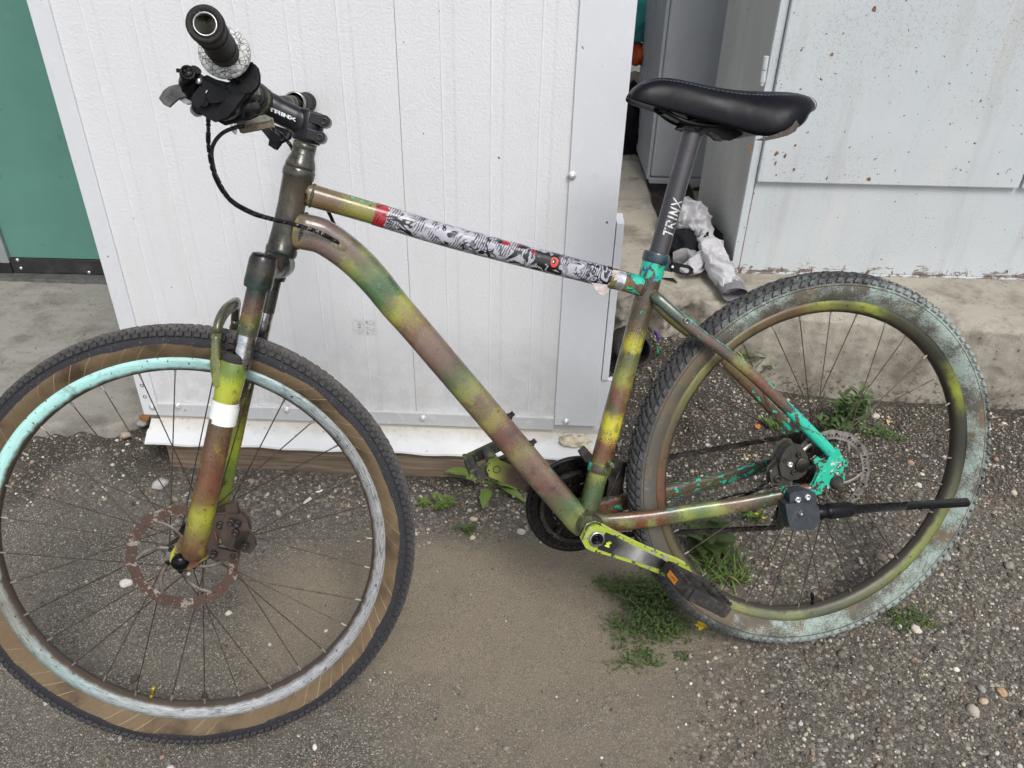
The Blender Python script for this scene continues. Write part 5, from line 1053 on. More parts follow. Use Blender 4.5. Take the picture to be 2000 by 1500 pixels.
ribbed('wall_panel', -.434, .1664, [(.065 - k * .0895, .0915 - k * .0895) for k in range(5, -1, -1)]); ribbed('wall_panel', .1672, .4860, [(.2445 + k * .0895, .271 + k * .0895) for k in range(3)])
def ksheet(name, a0, a1, d0, d1, z0, z1, mat, bevel=.001): mb = MB(); mb.box(((a0 + a1) / 2, (d0 + d1) / 2, (z0 + z1) / 2), a1 - a0, d1 - d0, z1 - z0); return mb.build(name, mat, kio, bevel)
ksheet('corner_trim', -.4715, -.4345, -.005, .055, .1045, ZT, M['trim']); ksheet('corner_trim', .4845, .5815, -.0055, .055, .119, ZT, M['trim'])
ksheet('side_trim', .5835, .5985, -.003, .05, .245, .616, M['trim']); ksheet('side_trim', .5600, .6130, .002, .012, .02, .2445, M['trim'])
ksheet('base_strip', -.4335, .4835, -.0085, .0, .1060, .1400, M['trim2'], .0012)
ksheet('sill_plate', -.43, .575, .0015, .05, .086, .1195, M['trim2'], 0)
ksheet('side_wall', -.4710, -.4300, .056, .95, .10, ZT, M['panel'], 0); ksheet('side_wall', .5400, .5810, .056, .95, .10, ZT, M['panel'], 0); ksheet('roof', -.52, .63, -.06, 1.0, ZT + .002, ZT + .05, M['trim'])
sk_ = MB(); sa0, sa1 = -.4590, .6180; vs = []
for i in range(41):
    a = lerp(sa0, sa1, i / 40); wv = .0022 * math.sin(a * 21) + .0015 * math.sin(a * 57); al = a + (.022 if i == 0 else 0)
    vs += [(max(a, -.437), -.0015, .1045), (max(a, -.437), -.002, .0945), (a, -.030, .0800 + wv * .4), (a, -.056, .0635 + wv), (a, -.0575, .0590 + wv), (a, -.054, .0585 + wv), (a, .0, .0905)]
fs = [(i * 7 + k, i * 7 + k + 1, (i + 1) * 7 + k + 1, (i + 1) * 7 + k) for i in range(40) for k in range(6)]
def skirt_mat():
    m = Mt('dusty white flashing', .38, 0, .5); x, y, z = m.sep(m.obj); c = m.mix(m.noise(6, 4), S(226, 228, 230), S(212, 212, 210))
    d_ = m.math('MULTIPLY', m.step(m.math('ADD', z, m.math('MULTIPLY', m.math('SUBTRACT', m.noise(30, 4, .6), .5), .03)), .076, .096), .75); c = m.mix(d_, c, S(190, 182, 166)); c = m.mix(m.math('MULTIPLY', m.step(m.noise(120, 4, .7), .62, .68), d_), c, S(90, 82, 72)); c = m.mix(m.step(m.noise(90, 3, .5), .74, .76), c, S(84, 76, 68)); m.col(c); m.bump(m.noise(12, 2), .2, .004); return m.m
sk_.add(vs, fs, None, 0, False); sk_.build('skirt_flashing', skirt_mat(), kio)
scw = MB(); scw.lathe((0, 0, 0), (0, -1, 0), [(0, .0068), (.0030, .0068), (.0042, .0058), (.0046, .0030), (.0050, .0022), (.0078, .0020), (.0082, .0010), (.0082, -.001)], 16); scw.box((0, -.0069, 0), .0055, .0006, .0012)
scm = None
for (x, y, off) in ((298, 794, .0052), (347, 792, .0087), (826, 816, .0087), (1105, 823, .0057), (1117, 343, .0057), (560, 800, .0087)):
    p = Wp(x, y, off)
    if scm is None: so2 = scw.build('screw', plain('zinc screw', S(226, 226, 224), .35, .55, vs=300, bump=.1), kio); scm = so2.data
    else: so2 = bpy.data.objects.new('screw', scm); COL.objects.link(so2); so2.parent = kio
    so2.location = p; so2.rotation_euler = (0, random.uniform(0, 3), 0)
for (x, y) in ((277, 753), (283, 775)):
    p = Wp(x, y, .0052); mb = MB(); mb.lathe(p, (0, -1, 0), [(0, -.0015), (.0022, -.0015), (.003, .0003), (.0042, .0004), (.0044, 0)], 14); mb.build('screw_hole', plain('dark hole', S(52, 46, 42), .8), kio)
fo = MB(); fo.ball((0, 0, 0), 1, 1, 1, 26); fc_ = Wp(1122, 862, .026); vs = []
for p in fo.v:
    v = Vector(p); k = 1 + .55 * mnoise.fractal(v * 2.2 + Vector((3, 1, 7)), .7, 2., 4); vs.append(tuple(fc_ + Vector((v.x * .032 * k, v.y * .012 * k, v.z * .011 * k - v.y * -.006))))
fo.v = vs; fo.tube(bez([Wp(1136, 866, .030), Wp(1150, 878, .038), Wp(1166, 892, .048), Wp(1172, 898, .05)], 4), .005, 10); fo.build('expanding_foam', plain('yellowed foam', S(216, 204, 178), .8, vs=90, var=.2, bump=.6), kio)

# --- TIMBER under the kiosk
def wood():
    m = Mt('weathered timber', .85, 0, .25); v = m.mapv(m.obj, (1.6, 14, 30)); n_ = m.noise(4, 5, .6, v, .6); c = m.ramp(n_, [(.25, S(84, 70, 58)), (.5, S(124, 108, 92)), (.75, S(150, 136, 120))]); c = m.mix(m.step(m.noise(40, 4, .7, m.mapv(m.obj, (.4, 3, 6))), .62, .66), c, S(60, 50, 42)); m.col(c); m.bump(n_, .6, .003); return m.m
tm = MB(); tm.box((0, 0, 0), 1.005, .10, .105); tim = tm.build('timber_beam', wood(), None, .003); tim.location = tuple(W0 + WD * .085 - WN * .005 + np.array([0, 0, .003])); tim.rotation_euler = (0, 0, kang); tag(tim, 'weathered grey timber beam lying under the white flashing', 'beam')

# --- GREEN WALL with strip, threshold and jamb, on the left
GY = 2.36
gw = empty('green_door', (-1.6, GY, .03), 'green panelled door above a black rubber strip, beyond the apron', 'door')
def gbox(name, x0, x1, y0, y1, z0, z1, mat, bevel=.001, parent=None):
    mb = MB(); mb.box(((x0 + x1) / 2 + 1.6, (y0 + y1) / 2 - GY, (z0 + z1) / 2 - .03), x1 - x0, y1 - y0, z1 - z0); return mb.build(name, mat, parent or gw, bevel)
M['green'] = plain('sea green laminate', S(92, 138, 126), .38, var=.06, vs=8, bump=.04, dirt=S(120, 150, 140), dirt_amt=.1)
gbox('door_panel', -1.598, -.70, GY, GY + .04, .100, 2.3, M['green'])
gbox('rubber_strip', -1.60, -.70, GY - .006, GY + .03, .050, .099, plain('black rubber strip', S(44, 44, 46), .55, vs=40, dirt=S(74, 70, 66), dirt_amt=.4)); gbox('threshold', -2.3, -.70, GY - .045, GY + .02, .018, .047, plain('grey threshold', S(112, 112, 110), .5, .3, vs=60, dirt=S(84, 78, 70)))
M['jamb'] = plain('grey jamb', S(150, 155, 156), .4, .2, vs=30, var=.08)
gbox('door_jamb', -1.634, -1.600, GY - .012, GY + .03, .085, 2.3, M['jamb']); gbox('door_jamb', -1.675, -1.637, GY - .03, GY + .0, .078, 2.3, M['jamb']); gbox('door_leaf', -2.5, -1.678, GY - .004, GY + .04, .085, 2.3, plain('pale grey door', S(172, 176, 178), .4, var=.05))
gbox('black_seal', -2.5, -1.601, GY - .010, GY + .02, .049, .0845, plain('dark seal', S(38, 36, 36), .6, vs=60))
for (x, y) in ((34, 508), (41, 524), (174, 532)):
    p = Yp(x, y, GY - .0065); mb = MB(); mb.lathe((p.x + 1.6, p.y - GY, p.z - .03), (0, -1, 0), [(0, .003), (.004, .003), (.006, .001), (.006, -.002)], 12); mb.build('screw', M['bright'], gw)
hg = MB(); hg.tube([(-1.655 + 1.6, -.034, .055), (-1.65 + 1.6, -.036, .028)], .007, 10); hg.build('hinge_pin', plain('rusty pin', S(120, 86, 62), .6, .3, vs=150), gw)

bw = MB(); bw.box((-4.75, 2.62, 1.4), 4.5, .42, 2.9); o = bw.build('building_wall', plain('pale render', S(176, 176, 172), .8, var=.08, vs=8, bump=.3)); o['kind'] = 'structure'
bw = MB(); bw.box((.6, 4.55, 1.4), 6.2, .2, 2.9); o = bw.build('building_wall', plain('grey render', S(150, 152, 152), .8, var=.08, vs=8, bump=.3)); o['kind'] = 'structure'
# --- METAL LOCKER on the kerb, right
def locker_mat(name, base, lite, chips=True):
    m = Mt(name, .42, 0, .45); x, y, z = m.sep(m.obj); c = m.mix(m.noise(4, 5, .6), base, lite); c = m.mix(m.math('MULTIPLY', m.step(m.noise(2.2, 6, .7, m.mapv(m.obj, (3, 3, .8))), .5, .7), .4), c, S(212, 210, 206))
    gr = m.math('MULTIPLY', m.step(m.noise(240, 3, .75), .54, .64), m.step(m.noise(4, 4, .6), .40, .62)); c = m.mix(m.math('MULTIPLY', gr, .6), c, S(150, 145, 139)); c = m.mix(m.math('MULTIPLY', m.step(m.noise(3, 6, .7, m.mapv(m.obj, (5, 5, .5))), .52, .72), .35), c, S(168, 162, 152))
    c = m.mix(m.step(m.noise(95, 2, .5), .715, .735), c, S(84, 76, 70)); c = m.mix(m.step(m.noise(48, 3, .5), .775, .80), c, S(160, 116, 76))
    if chips:
        low = m.step(z, .060, .005); k = m.math('ADD', m.noise(16, 6, .8, m.mapv(m.obj, (1, 1, 3.4))), m.math('MULTIPLY', low, .20)); c = m.mix(m.step(k, .70, .72), c, S(120, 110, 106)); k2 = m.math('ADD', m.noise(60, 5, .75, m.mapv(m.obj, (1, 1, .6))), m.math('MULTIPLY', low, .15)); c = m.mix(m.step(k2, .70, .73), c, S(112, 80, 60))
    sv = m.mapv(m.obj, (20, 20, 6), rot=(0, .7, .2)); c = m.mix(m.math('MULTIPLY', m.step(m.noise(2, 5, .8, sv), .71, .725), .5), c, S(150, 150, 150))
    m.col(c); m.bump(m.math('ADD', m.noise(5, 3), m.math('MULTIPLY', m.noise(300, 3), .06)), .25, .006); return m.m
M['lock'] = locker_mat('pale blue grey enamel', S(200, 206, 209), S(190, 196, 199)); M['lockside'] = locker_mat('shaded enamel side', S(176, 179, 176), S(160, 163, 161), False)  # darker side copy: shade of the turned-away side painted into its colour
lk_ = empty('metal_locker', (.598, 2.07, .25), 'pale blue-grey steel locker with rust flecks, standing on the kerb', 'locker')
def lbox(name, x0, x1, y0, y1, z0, z1, mat, bevel=.0015): mb = MB(); mb.box(((x0 + x1) / 2, (y0 + y1) / 2, (z0 + z1) / 2), x1 - x0, y1 - y0, z1 - z0); return mb.build(name, mat, lk_, bevel)
LT = 1.65
mb = MB(); mb.prism([(0, .004, 0), (.0, .004, LT), (-.034, .375, LT), (-.034, .375, .0)], (.012, 0, 0)); mb.build('side_panel', M['lockside'], lk_, .001)
lbox('back_panel', .02, 2.0, .38, .40, 0, LT, M['lockside']); lbox('top_panel', .0, 2.0, .005, .40, LT + .001, LT + .02, M['lock'])
lbox('front_stile', -.0005, .020, -.002, .018, .002, LT, M['lock']); lbox('lower_panel', .0215, 2.0, .000, .014, .004, .262, M['lock']); lbox('base_lip', .0, 2.0, -.004, .016, -.004, .0035, M['lock'])
lbox('door', .0215, .6960, -.015, .004, .2625, LT - .01, M['lock'], .003); lbox('door', .7035, 1.40, -.015, .004, .2625, LT - .01, M['lock'], .003); lbox('gap_shade_strip', .0215, 1.4, .005, .012, .256, .30, plain('dark gap', S(60, 62, 64), .8))  # dark strip behind the doors, the gap's shade put into its colour
hn = MB(); p0 = Yp(1497, 110, 2.052) - lk_.location; p1 = Yp(1489, 160, 2.052) - lk_.location; hn.tube([p0, p0.lerp(p1, .5)], .0062, 14, side=(0, 1, 0)); hn.tube([p0.lerp(p1, .54), p1], .0066, 14, side=(0, 1, 0)); hn.tube([p1 - Vector((0, 0, .001)), p1 - Vector((0, 0, .008))], .0045, 10, side=(0, 1, 0)); hn.build('hinge', M['lock'], lk_)
rl = MB(); rl.box((.0205, -.0005, .13), .0022, .004, .255); rl.build('rust_line', plain('rusty seam', S(118, 84, 62), .85, vs=60, var=.5, dirt=S(170, 168, 164), dirt_amt=.7), lk_)
rust_m = plain('flaking rust', S(138, 92, 62), .85, vs=200, var=.5, dirt=S(70, 56, 48))
for (x, y, s) in ((1466, 290, 6), (1516, 300, 5), (1515, 318, 4), (1533, 305, 4), (1551, 330, 4), (1697, 350, 5), (1449, 428, 3), (1553, 284, 3), (1625, 106, 4), (1708, 18, 5)):
    p = Yp(x, y, 2.0695 if y > 352 else 2.0545) - lk_.location; pts = []; rs_ = MB()
    for k in range(9):
        a = 2 * PI * k / 9; r = s * .0011 * random.uniform(.5, 1.2); pts.append(p + Vector((r * math.cos(a), 0, 1.3 * r * math.sin(a))))
    rs_.prism(pts, (0, -.0006, 0)); rs_.build('rust_spot', rust_m, lk_)

# --- GREY RIBBED CABINET behind
gc = empty('grey_cabinet', (.44, 2.70, .27), 'grey cabinet with ribbed side deep in the gap behind the saddle', 'cabinet')
M['cab'] = plain('grey cabinet paint', S(176, 180, 184), .42, var=.06, vs=10, bump=.05, dirt=S(140, 138, 134), dirt_amt=.15)
def cbox(name, x0, x1, y0, y1, z0, z1, mat, bevel=.002): mb = MB(); mb.box(((x0 + x1) / 2, (y0 + y1) / 2, (z0 + z1) / 2), x1 - x0, y1 - y0, z1 - z0); return mb.build(name, mat, gc, bevel)
cbox('front_panel', .012, .42, .0, .02, .022, 1.6, M['cab'], .006); cbox('base_rail', .008, .42, -.004, .02, .0, .018, M['cab'])
for k in range(13): cbox('side_rib', .0, .0115, .012 + k * .034, .034 + k * .034, .008, 1.6, M['cab'], .003)
cbox('side_panel', .0118, .022, .022, .46, .002, 1.6, plain('dark grey side', S(128, 130, 130), .5), 0); cbox('back_panel', .02, .42, .44, .46, .0, 1.6, M['cab'])

# --- clothes pushed into the gap
def cloth_mat(name, c0, c1, s=18):
    m = Mt(name, .95, 0, .15); c = m.mix(m.noise(s, 4, .6), c0, c1); m.col(c); w1 = m.noise(1400, 2); m.bump(m.math('ADD', m.math('MULTIPLY', w1, .25), m.noise(28, 4, .6, None, 1.2)), .5, .006); return m.m
def rag(name, c, rx, ry, rz, mat, label, cat, seed=0., group=None, amp=.35, sub=40):
    mb = MB(); mb.ball((0, 0, 0), 1, 1, 1, sub); vs = []
    for p in mb.v:
        v = Vector(p); k = 1 + amp * mnoise.fractal(v * 1.5 + Vector((seed, seed * 2, 0)), .7, 2., 3) + amp * .5 * (abs(mnoise.noise(v * 3.2 + Vector((seed, 0, 4)))) - .3); vs.append((v.x * rx * k, v.y * ry * k, max(-rz * .55, v.z * rz * k)))
    mb.v = vs; o = mb.build(name, mat); o.location = c; return tag(o, label, cat, group)
rag('teal_cloth', tuple(Yp(1249, 48, 3.2)), .06, .08, .085, cloth_mat('teal fabric', S(60, 150, 150), S(90, 170, 168)), 'teal fabric bundle at the top of the dark gap', 'cloth', 1.)
rag('orange_cloth', tuple(Yp(1243, 106, 3.18)), .05, .08, .045, cloth_mat('orange fabric', S(190, 84, 48), S(214, 104, 60)), 'orange fabric squeezed between teal bundle and black bag', 'cloth', 2.)
rag('black_bag', (.405, 3.12, .325), .075, .12, .17, cloth_mat('black bag fabric', S(26, 26, 30), S(40, 40, 44)), 'black bag standing in the gap below the orange fabric', 'bag', 3., amp=.22)
# sweatshirt: crumpled body, black panel, white sleeve with grey cuff
sw = empty('sweatshirt', tuple(Gp(1360, 500, .25)), 'dirty white and grey sweatshirt crumpled on the concrete under the saddle', 'clothing')
SW0 = sw.location.copy()
def crump(name, pts, rads, mat, amp=.30, seg=64, seed=0., flat=1., openend=False):
    P = bez([Vector(p) - SW0 for p in pts], 14); n = len(P); mb = MB(); R = [lerp(rads[min(len(rads) - 1, int(i / (n - 1) * (len(rads) - 1)))], rads[min(len(rads) - 1, int(i / (n - 1) * (len(rads) - 1)) + 1)], (i / (n - 1) * (len(rads) - 1)) % 1) for i in range(n)]
    mb.tube(P, [(r, r * flat) for r in R], seg, side=(1, 0, 0), caps=not openend); vs = []
    for p in mb.v:
        v = Vector(p); q = v + Vector((seed * 3, 0, 0)); w_ = Vector((mnoise.noise(q * 14), mnoise.noise(q * 14 + Vector((9, 0, 0))), 0)) * .02
        rd1 = 1 - abs(mnoise.noise((q + w_) * 19)) * 2.2; rd2 = 1 - abs(mnoise.noise((q + w_ * 2) * 42 + Vector((5, 2, 1)))) * 2.; f = max(0, rd1) ** 2 * 1.3 + max(0, rd2) ** 2 * .5 - .6
        vs.append(v + Vector((.15, -.8, .55)) * (f * amp * .020))
    mb.v = [tuple(v) for v in vs]; o = mb.build(name, mat, sw); return o
white = cloth_mat('soiled white jersey', S(206, 206, 210), S(168, 166, 166), 30); grey = cloth_mat('grey marl jersey', S(128, 127, 130), S(152, 151, 154)); blk = cloth_mat('black jersey', S(26, 27, 31), S(38, 39, 44)); cuffm = cloth_mat('grey ribbed cuff', S(112, 111, 114), S(130, 129, 132), 60)
crump('hood', [Gp(1300, 440, .29), Gp(1325, 420, .32), Gp(1352, 430, .33), Gp(1375, 462, .32)], [.022, .05, .05, .022], white, 1.3, seed=1.)
crump('body', [Gp(1300, 470, .27), Gp(1335, 475, .29), Gp(1372, 490, .28), Gp(1395, 470, .27)], [.03, .055, .05, .02], blk, 1., seed=2., flat=.75)
crump('grey_fold', [Gp(1315, 505, .27), Gp(1345, 500, .28), Gp(1370, 505, .28)], [.02, .028, .015], grey, .5, seed=3., flat=.6)
crump('white_fold', [Gp(1330, 530, .265), Gp(1355, 520, .28), Gp(1372, 500, .29), Gp(1380, 488, .29)], [.014, .024, .018, .008], white, 1., seed=4.)
crump('sleeve', [Gp(1365, 455, .31), Gp(1385, 475, .315), Gp(1398, 505, .30), Gp(1412, 535, .285), Gp(1428, 562, .272)], [.018, .034, .036, .034, .031], white, .9, seed=5., flat=.62)
crump('cuff', [Gp(1423, 556, .274), Gp(1433, 570, .270), Gp(1436, 576, .268)], [.034, .0345, .034], cuffm, .12, seed=6., flat=.62, openend=True)
crump('dark_lining', [Gp(1395, 448, .29), Gp(1405, 470, .29), Gp(1412, 490, .28)], [.016, .022, .012], blk, .5, seed=8.)

# --- drain pipe stub under the broken kerb
dpm = MB(); dc = Yp(1238, 684, 1.79); dax = Vector((-.02, -.92, .34)); dpm.lathe(dc - dax.normalized() * .14, dax, [(.038, 0), (.045, .0), (.0455, .15), (.0415, .153), (.0385, .15), (.038, .0)], 36); o = dpm.build('drain_pipe', plain('black pipe', S(40, 40, 40), .55, vs=60, dirt=S(96, 86, 74), dirt_amt=.5)); tag(o, 'black plastic drain pipe stub poking from the earth beside the kiosk', 'pipe')
# ================================================================== GRAVEL, STONES, WEEDS, LITTER
t_ = (1 + 5 ** .5) / 2
ICO_V = np.array([(-1, t_, 0), (1, t_, 0), (-1, -t_, 0), (1, -t_, 0), (0, -1, t_), (0, 1, t_), (0, -1, -t_), (0, 1, -t_), (t_, 0, -1), (t_, 0, 1), (-t_, 0, -1), (-t_, 0, 1)]) / math.sqrt(1 + t_ * t_)
ICO_F = np.array([(0, 11, 5), (0, 5, 1), (0, 1, 7), (0, 7, 10), (0, 10, 11), (1, 5, 9), (5, 11, 4), (11, 10, 2), (10, 7, 6), (7, 1, 8), (3, 9, 4), (3, 4, 2), (3, 2, 6), (3, 6, 8), (3, 8, 9), (4, 9, 5), (2, 4, 11), (6, 2, 10), (8, 6, 7), (9, 8, 1)])
def subdiv(v, f):
    v = [tuple(p) for p in v]; cache = {}; out = []
    def mid(a, b):
        k = (min(a, b), max(a, b))
        if k not in cache: p = np.array(v[a]) + np.array(v[b]); p /= np.linalg.norm(p); cache[k] = len(v); v.append(tuple(p))
        return cache[k]
    for a, b, c in f: x, y, z = mid(a, b), mid(b, c), mid(c, a); out += [(a, x, z), (b, y, x), (c, z, y), (x, y, z)]
    return np.array(v), np.array(out)
ICO2 = subdiv(ICO_V, ICO_F); ICO3 = subdiv(*ICO2)
PAL = np.array([S(*c)[:3] for c in ((110, 105, 95), (126, 121, 111), (92, 88, 81), (148, 140, 126), (176, 168, 152), (120, 107, 90), (216, 212, 202), (152, 128, 106), (80, 75, 69), (136, 130, 121), (194, 184, 158), (160, 130, 116), (98, 93, 86), (188, 184, 176))])
PW = np.array([15, 14, 13, 11, 8, 9, 5, 6, 10, 12, 5, 3.4, 12, 7.]); PW /= PW.sum()
def zat(x, y):
    i = np.clip(np.searchsorted(gxs, x), 0, NXg - 1); j = np.clip(np.searchsorted(gys, y), 0, NYg - 1); return ZZ[j, i]
def scatter(N, size, accept, base, sink=.35, flat=(.45, .85)):
    bv, bf = base; x = rng.uniform(-1.35, 1.8, N); y = rng.uniform(.40, 1.95, N); k = rng.random(N) < accept(x, y); x, y = x[k], y[k]; n = len(x)
    r = size(n); sc = np.stack([r, r * rng.uniform(.6, 1., n), r * rng.uniform(*flat, n)], -1); a = rng.uniform(0, 2 * PI, n); tl = rng.uniform(-.5, .5, n)
    V = bv[None] * (1 + rng.uniform(-.16, .16, (n, len(bv), 1))) * sc[:, None]; c, s = np.cos(tl)[:, None], np.sin(tl)[:, None]; V = np.stack([V[..., 0] * c - V[..., 2] * s, V[..., 1], V[..., 0] * s + V[..., 2] * c], -1)
    c, s = np.cos(a)[:, None], np.sin(a)[:, None]; V = np.stack([V[..., 0] * c - V[..., 1] * s, V[..., 0] * s + V[..., 1] * c, V[..., 2]], -1)
    V += np.stack([x, y, zat(x, y) + sc[:, 2] * (1 - 2 * sink) * .6], -1)[:, None]; C = PAL[rng.choice(len(PAL), n, p=PW)] * rng.uniform(.80, 1.25, (n, 1)); C = np.repeat(np.concatenate([C, np.ones((n, 1))], 1), len(bv), 0)
    Fc = (bf[None] + (np.arange(n) * len(bv))[:, None, None]).reshape(-1, 3); return V.reshape(-1, 3), Fc, C
def free(x, y):
    ok = np.ones_like(x); ok[(y > 1.47) & (x > -.88) & (x < .24)] = 0; ok[(y > 1.585) & (x < -.9)] = .15; ok[(y > 1.84 - .085 * (x - .6)) & (x > .55)] = 0; return ok
def dens(x, y):
    sd, so_, gv = masks(x, y); cl = vnoise(x, y, 11, 21); return free(x, y) * np.clip(gv * (.35 + .75 * cl) + so_ * .45 + .05 + .07 * (x > 0), 0, 1) * (1 - .93 * sd) + .012
def dens_b(x, y):
    sd, so_, gv = masks(x, y); cl = vnoise(x, y, 7, 22); hot = sstep(1.18, 1.28, y) * sstep(1.47, 1.42, y) * sstep(-.5, -.2, x) * sstep(.35, .1, x); return free(x, y) * np.clip(gv * cl * .8 + hot + so_ * .25 + .05, 0, 1) * (1 - .96 * sd)
parts = [scatter(90000, lambda n: np.clip(rng.lognormal(math.log(.0021), .34, n), .0012, .0045), dens, (ICO_V, ICO_F)), scatter(22000, lambda n: np.clip(rng.lognormal(math.log(.0042), .30, n), .003, .0085), dens_b, (ICO_V, ICO_F)), scatter(900, lambda n: np.clip(rng.lognormal(math.log(.0075), .25, n), .006, .013), dens_b, ICO2, .4)]
off = 0; AV, AF, AC = [], [], []
for v, f, c in parts: AV.append(v); AF.append(f + off); AC.append(c); off += len(v)
def peb_mat():
    m = Mt('pebbles', .8, 0, .3); c = m.attr('col'); c = m.mix(m.math('MULTIPLY', m.noise(450, 3, .6), .5), c, m.mix(.6, c, S(70, 62, 55))); m.col(c); m.bump(m.noise(700, 2), .3, .0008); return m.m
M['peb'] = peb_mat(); gvo = np_mesh('gravel', np.concatenate(AV), np.concatenate(AF), M['peb'], np.concatenate(AC)); tag(gvo, 'loose mixed gravel strewn over the ground', 'gravel', kind='stuff')
def stone(px_, py_, s, col, label, seed, z=0., flat=.62, ang=.3):
    p = Gp(px_, py_, z); r = s * (Vector(p) - Vector(CAM)).length / FPX; v = np.array(ICO3[0]); q = np.array([1 + .22 * mnoise.fractal(Vector(a) * 1.3 + Vector((seed, 0, 0)), .8, 2., 3) for a in v])[:, None]; v = v * q * np.array([r, r * .72, r * flat])
    if z == 0: z = from_z(p.x, p.y)
    o = np_mesh('stone', v, ICO3[1], plain('stone', S(*col), .8, vs=120, var=.22, bump=.5, dirt=tuple(c * .6 for c in S(*col)[:3]) + (1,), dirt_amt=.3)); o.location = (p.x, p.y, z + r * flat * .55); o.rotation_euler = (0, .1, ang); return tag(o, label, 'stone', 'larger loose stones')
for a in ((313, 942, 15, (176, 174, 170), 'pale grey oval cobble lying behind the front wheel spokes'), (247, 1141, 11, (206, 202, 192), 'angular white stone left of the front brake disc'), (446, 1197, 6, (214, 210, 200), 'small white pebble below the front brake disc'), (490, 934, 7, (150, 136, 128), 'pinkish pebble by the timber right of the fork'), (1841, 1087, 13, (148, 144, 138), 'grey cobble right of the lower rear tyre'), (1789, 1228, 10, (205, 196, 180), 'cream chipped stone below the rear tyre'), (1722, 1088, 10, (132, 116, 106), 'brown round pebble seen inside the rear wheel under the kickstand rod'), (1740, 1085, 6, (176, 160, 140), 'tan pebble touching the brown pebble inside the rear wheel'), (1971, 1105, 10, (140, 134, 126), 'grey stone near the edge of the picture beside the cobble'), (1758, 1222, 6, (200, 198, 194), 'white pebble between weed and cream stone'), (1958, 1350, 9, (186, 150, 116), 'orange tan flat pebble in the far corner gravel'), (1921, 1370, 8, (178, 160, 132), 'sandy flat pebble next to the orange tan one'), (1917, 1345, 8, (150, 146, 140), 'pale grey pebble above the sandy flat pebble'), (1710, 813, 8, (190, 182, 168), 'pale stone at the foot of the kerb beside the bushy weed'), (925, 1015, 8, (188, 176, 156), 'buff oval pebble among gravel left of the chainring'), (870, 975, 10, (128, 122, 116), 'grey stone in gravel under the front pedal'), (247, 852, 9, (166, 150, 130), 'beige rubble stone at the apron edge behind the front rim'), (278, 830, 10, (150, 144, 136), 'grey rubble stone beside the kiosk corner')):
    stone(*a, seed=a[0] * .13, ang=random.uniform(0, 3), z=.02 if a[1] < 860 and a[0] < 400 else 0.)

# --- leaves
def leaf_mat(name, c0, c1, c2):
    m = Mt(name, .55, 0, .35); u, v, _ = m.sep(m.uv); mid = m.step(m.math('ABSOLUTE', m.math('SUBTRACT', v, .5)), .05, .015); oi = m.node('ShaderNodeObjectInfo').outputs['Random']
    c = m.mix(m.noise(60, 3), c0, c1); c = m.mix(m.math('MULTIPLY', mid, .5), c, c2); vein = m.math('GREATER_THAN', m.math('SINE', m.math('ADD', m.math('MULTIPLY', u, 46.), m.math('MULTIPLY', m.math('ABSOLUTE', m.math('SUBTRACT', v, .5)), -24.))), .9); c = m.mix(m.math('MULTIPLY', vein, .18), c, c2); c = m.mix(m.step(m.noise(35, 4), .62, .7), c, m.mix(.5, c, S(110, 100, 60)))
    m.col(c); m.b.inputs['Subsurface Weight'].default_value = 0.0; m.bump(m.math('MULTIPLY', vein, -1.), .25, .001); return m.m
M['leaf1'] = leaf_mat('broad leaf', S(84, 106, 46), S(106, 128, 60), S(140, 154, 92)); M['leaf2'] = leaf_mat('weed leaf', S(64, 86, 48), S(86, 108, 62), S(108, 126, 78)); M['leaf3'] = leaf_mat('low weed leaf', S(60, 76, 42), S(82, 100, 54), S(98, 112, 68)); M['blade'] = leaf_mat('grass blade', S(74, 100, 42), S(98, 122, 54), S(118, 134, 72)); M['dry'] = plain('dry stalk', S(168, 150, 104), .8, var=.2, bump=0)
def leaf(mb, base, d, L, W, up=(0, 0, 1), droop=.5, n=6, fold=.25, shape=.8, mi=0, wav=0.):
    base, d, up = Vector(base), Vector(d).normalized(), Vector(up); s = d.cross(up); s = s.normalized() if s.length > 1e-3 else Vector((1, 0, 0)); vs, uv = [], []; p = base.copy(); dd = d.copy()
    for i in range(n + 1):
        t = i / n; w_ = W * (math.sin(PI * min(1, t ** shape * .97 + .02)) ** .8) * .5 + .0003; nn = s.cross(dd).normalized(); ww = wav * math.sin(t * 11)
        for k, (o, h) in enumerate(((-1, fold), (0, 0), (1, fold))): vs.append(p + s * (o * w_) + nn * (h * w_ + (ww * w_ * o)) ); uv.append((t, k / 2))
        p = p + dd * (L / n); dd = (dd + Vector((0, 0, -1)) * (droop / n)).normalized()
    fs = []
    for i in range(n): fs += [(i * 3, i * 3 + 1, i * 3 + 4, i * 3 + 3), (i * 3 + 1, i * 3 + 2, i * 3 + 5, i * 3 + 4)]
    mb.add(vs, fs, uv, mi, True)
def plant(name, px_, py_, label, cat='weed', z=None):
    p = Gp(px_, py_, z or 0.); p.z = from_z(p.x, p.y) if z is None else z; return empty(name, p, label, cat, 'weeds growing from the ground')
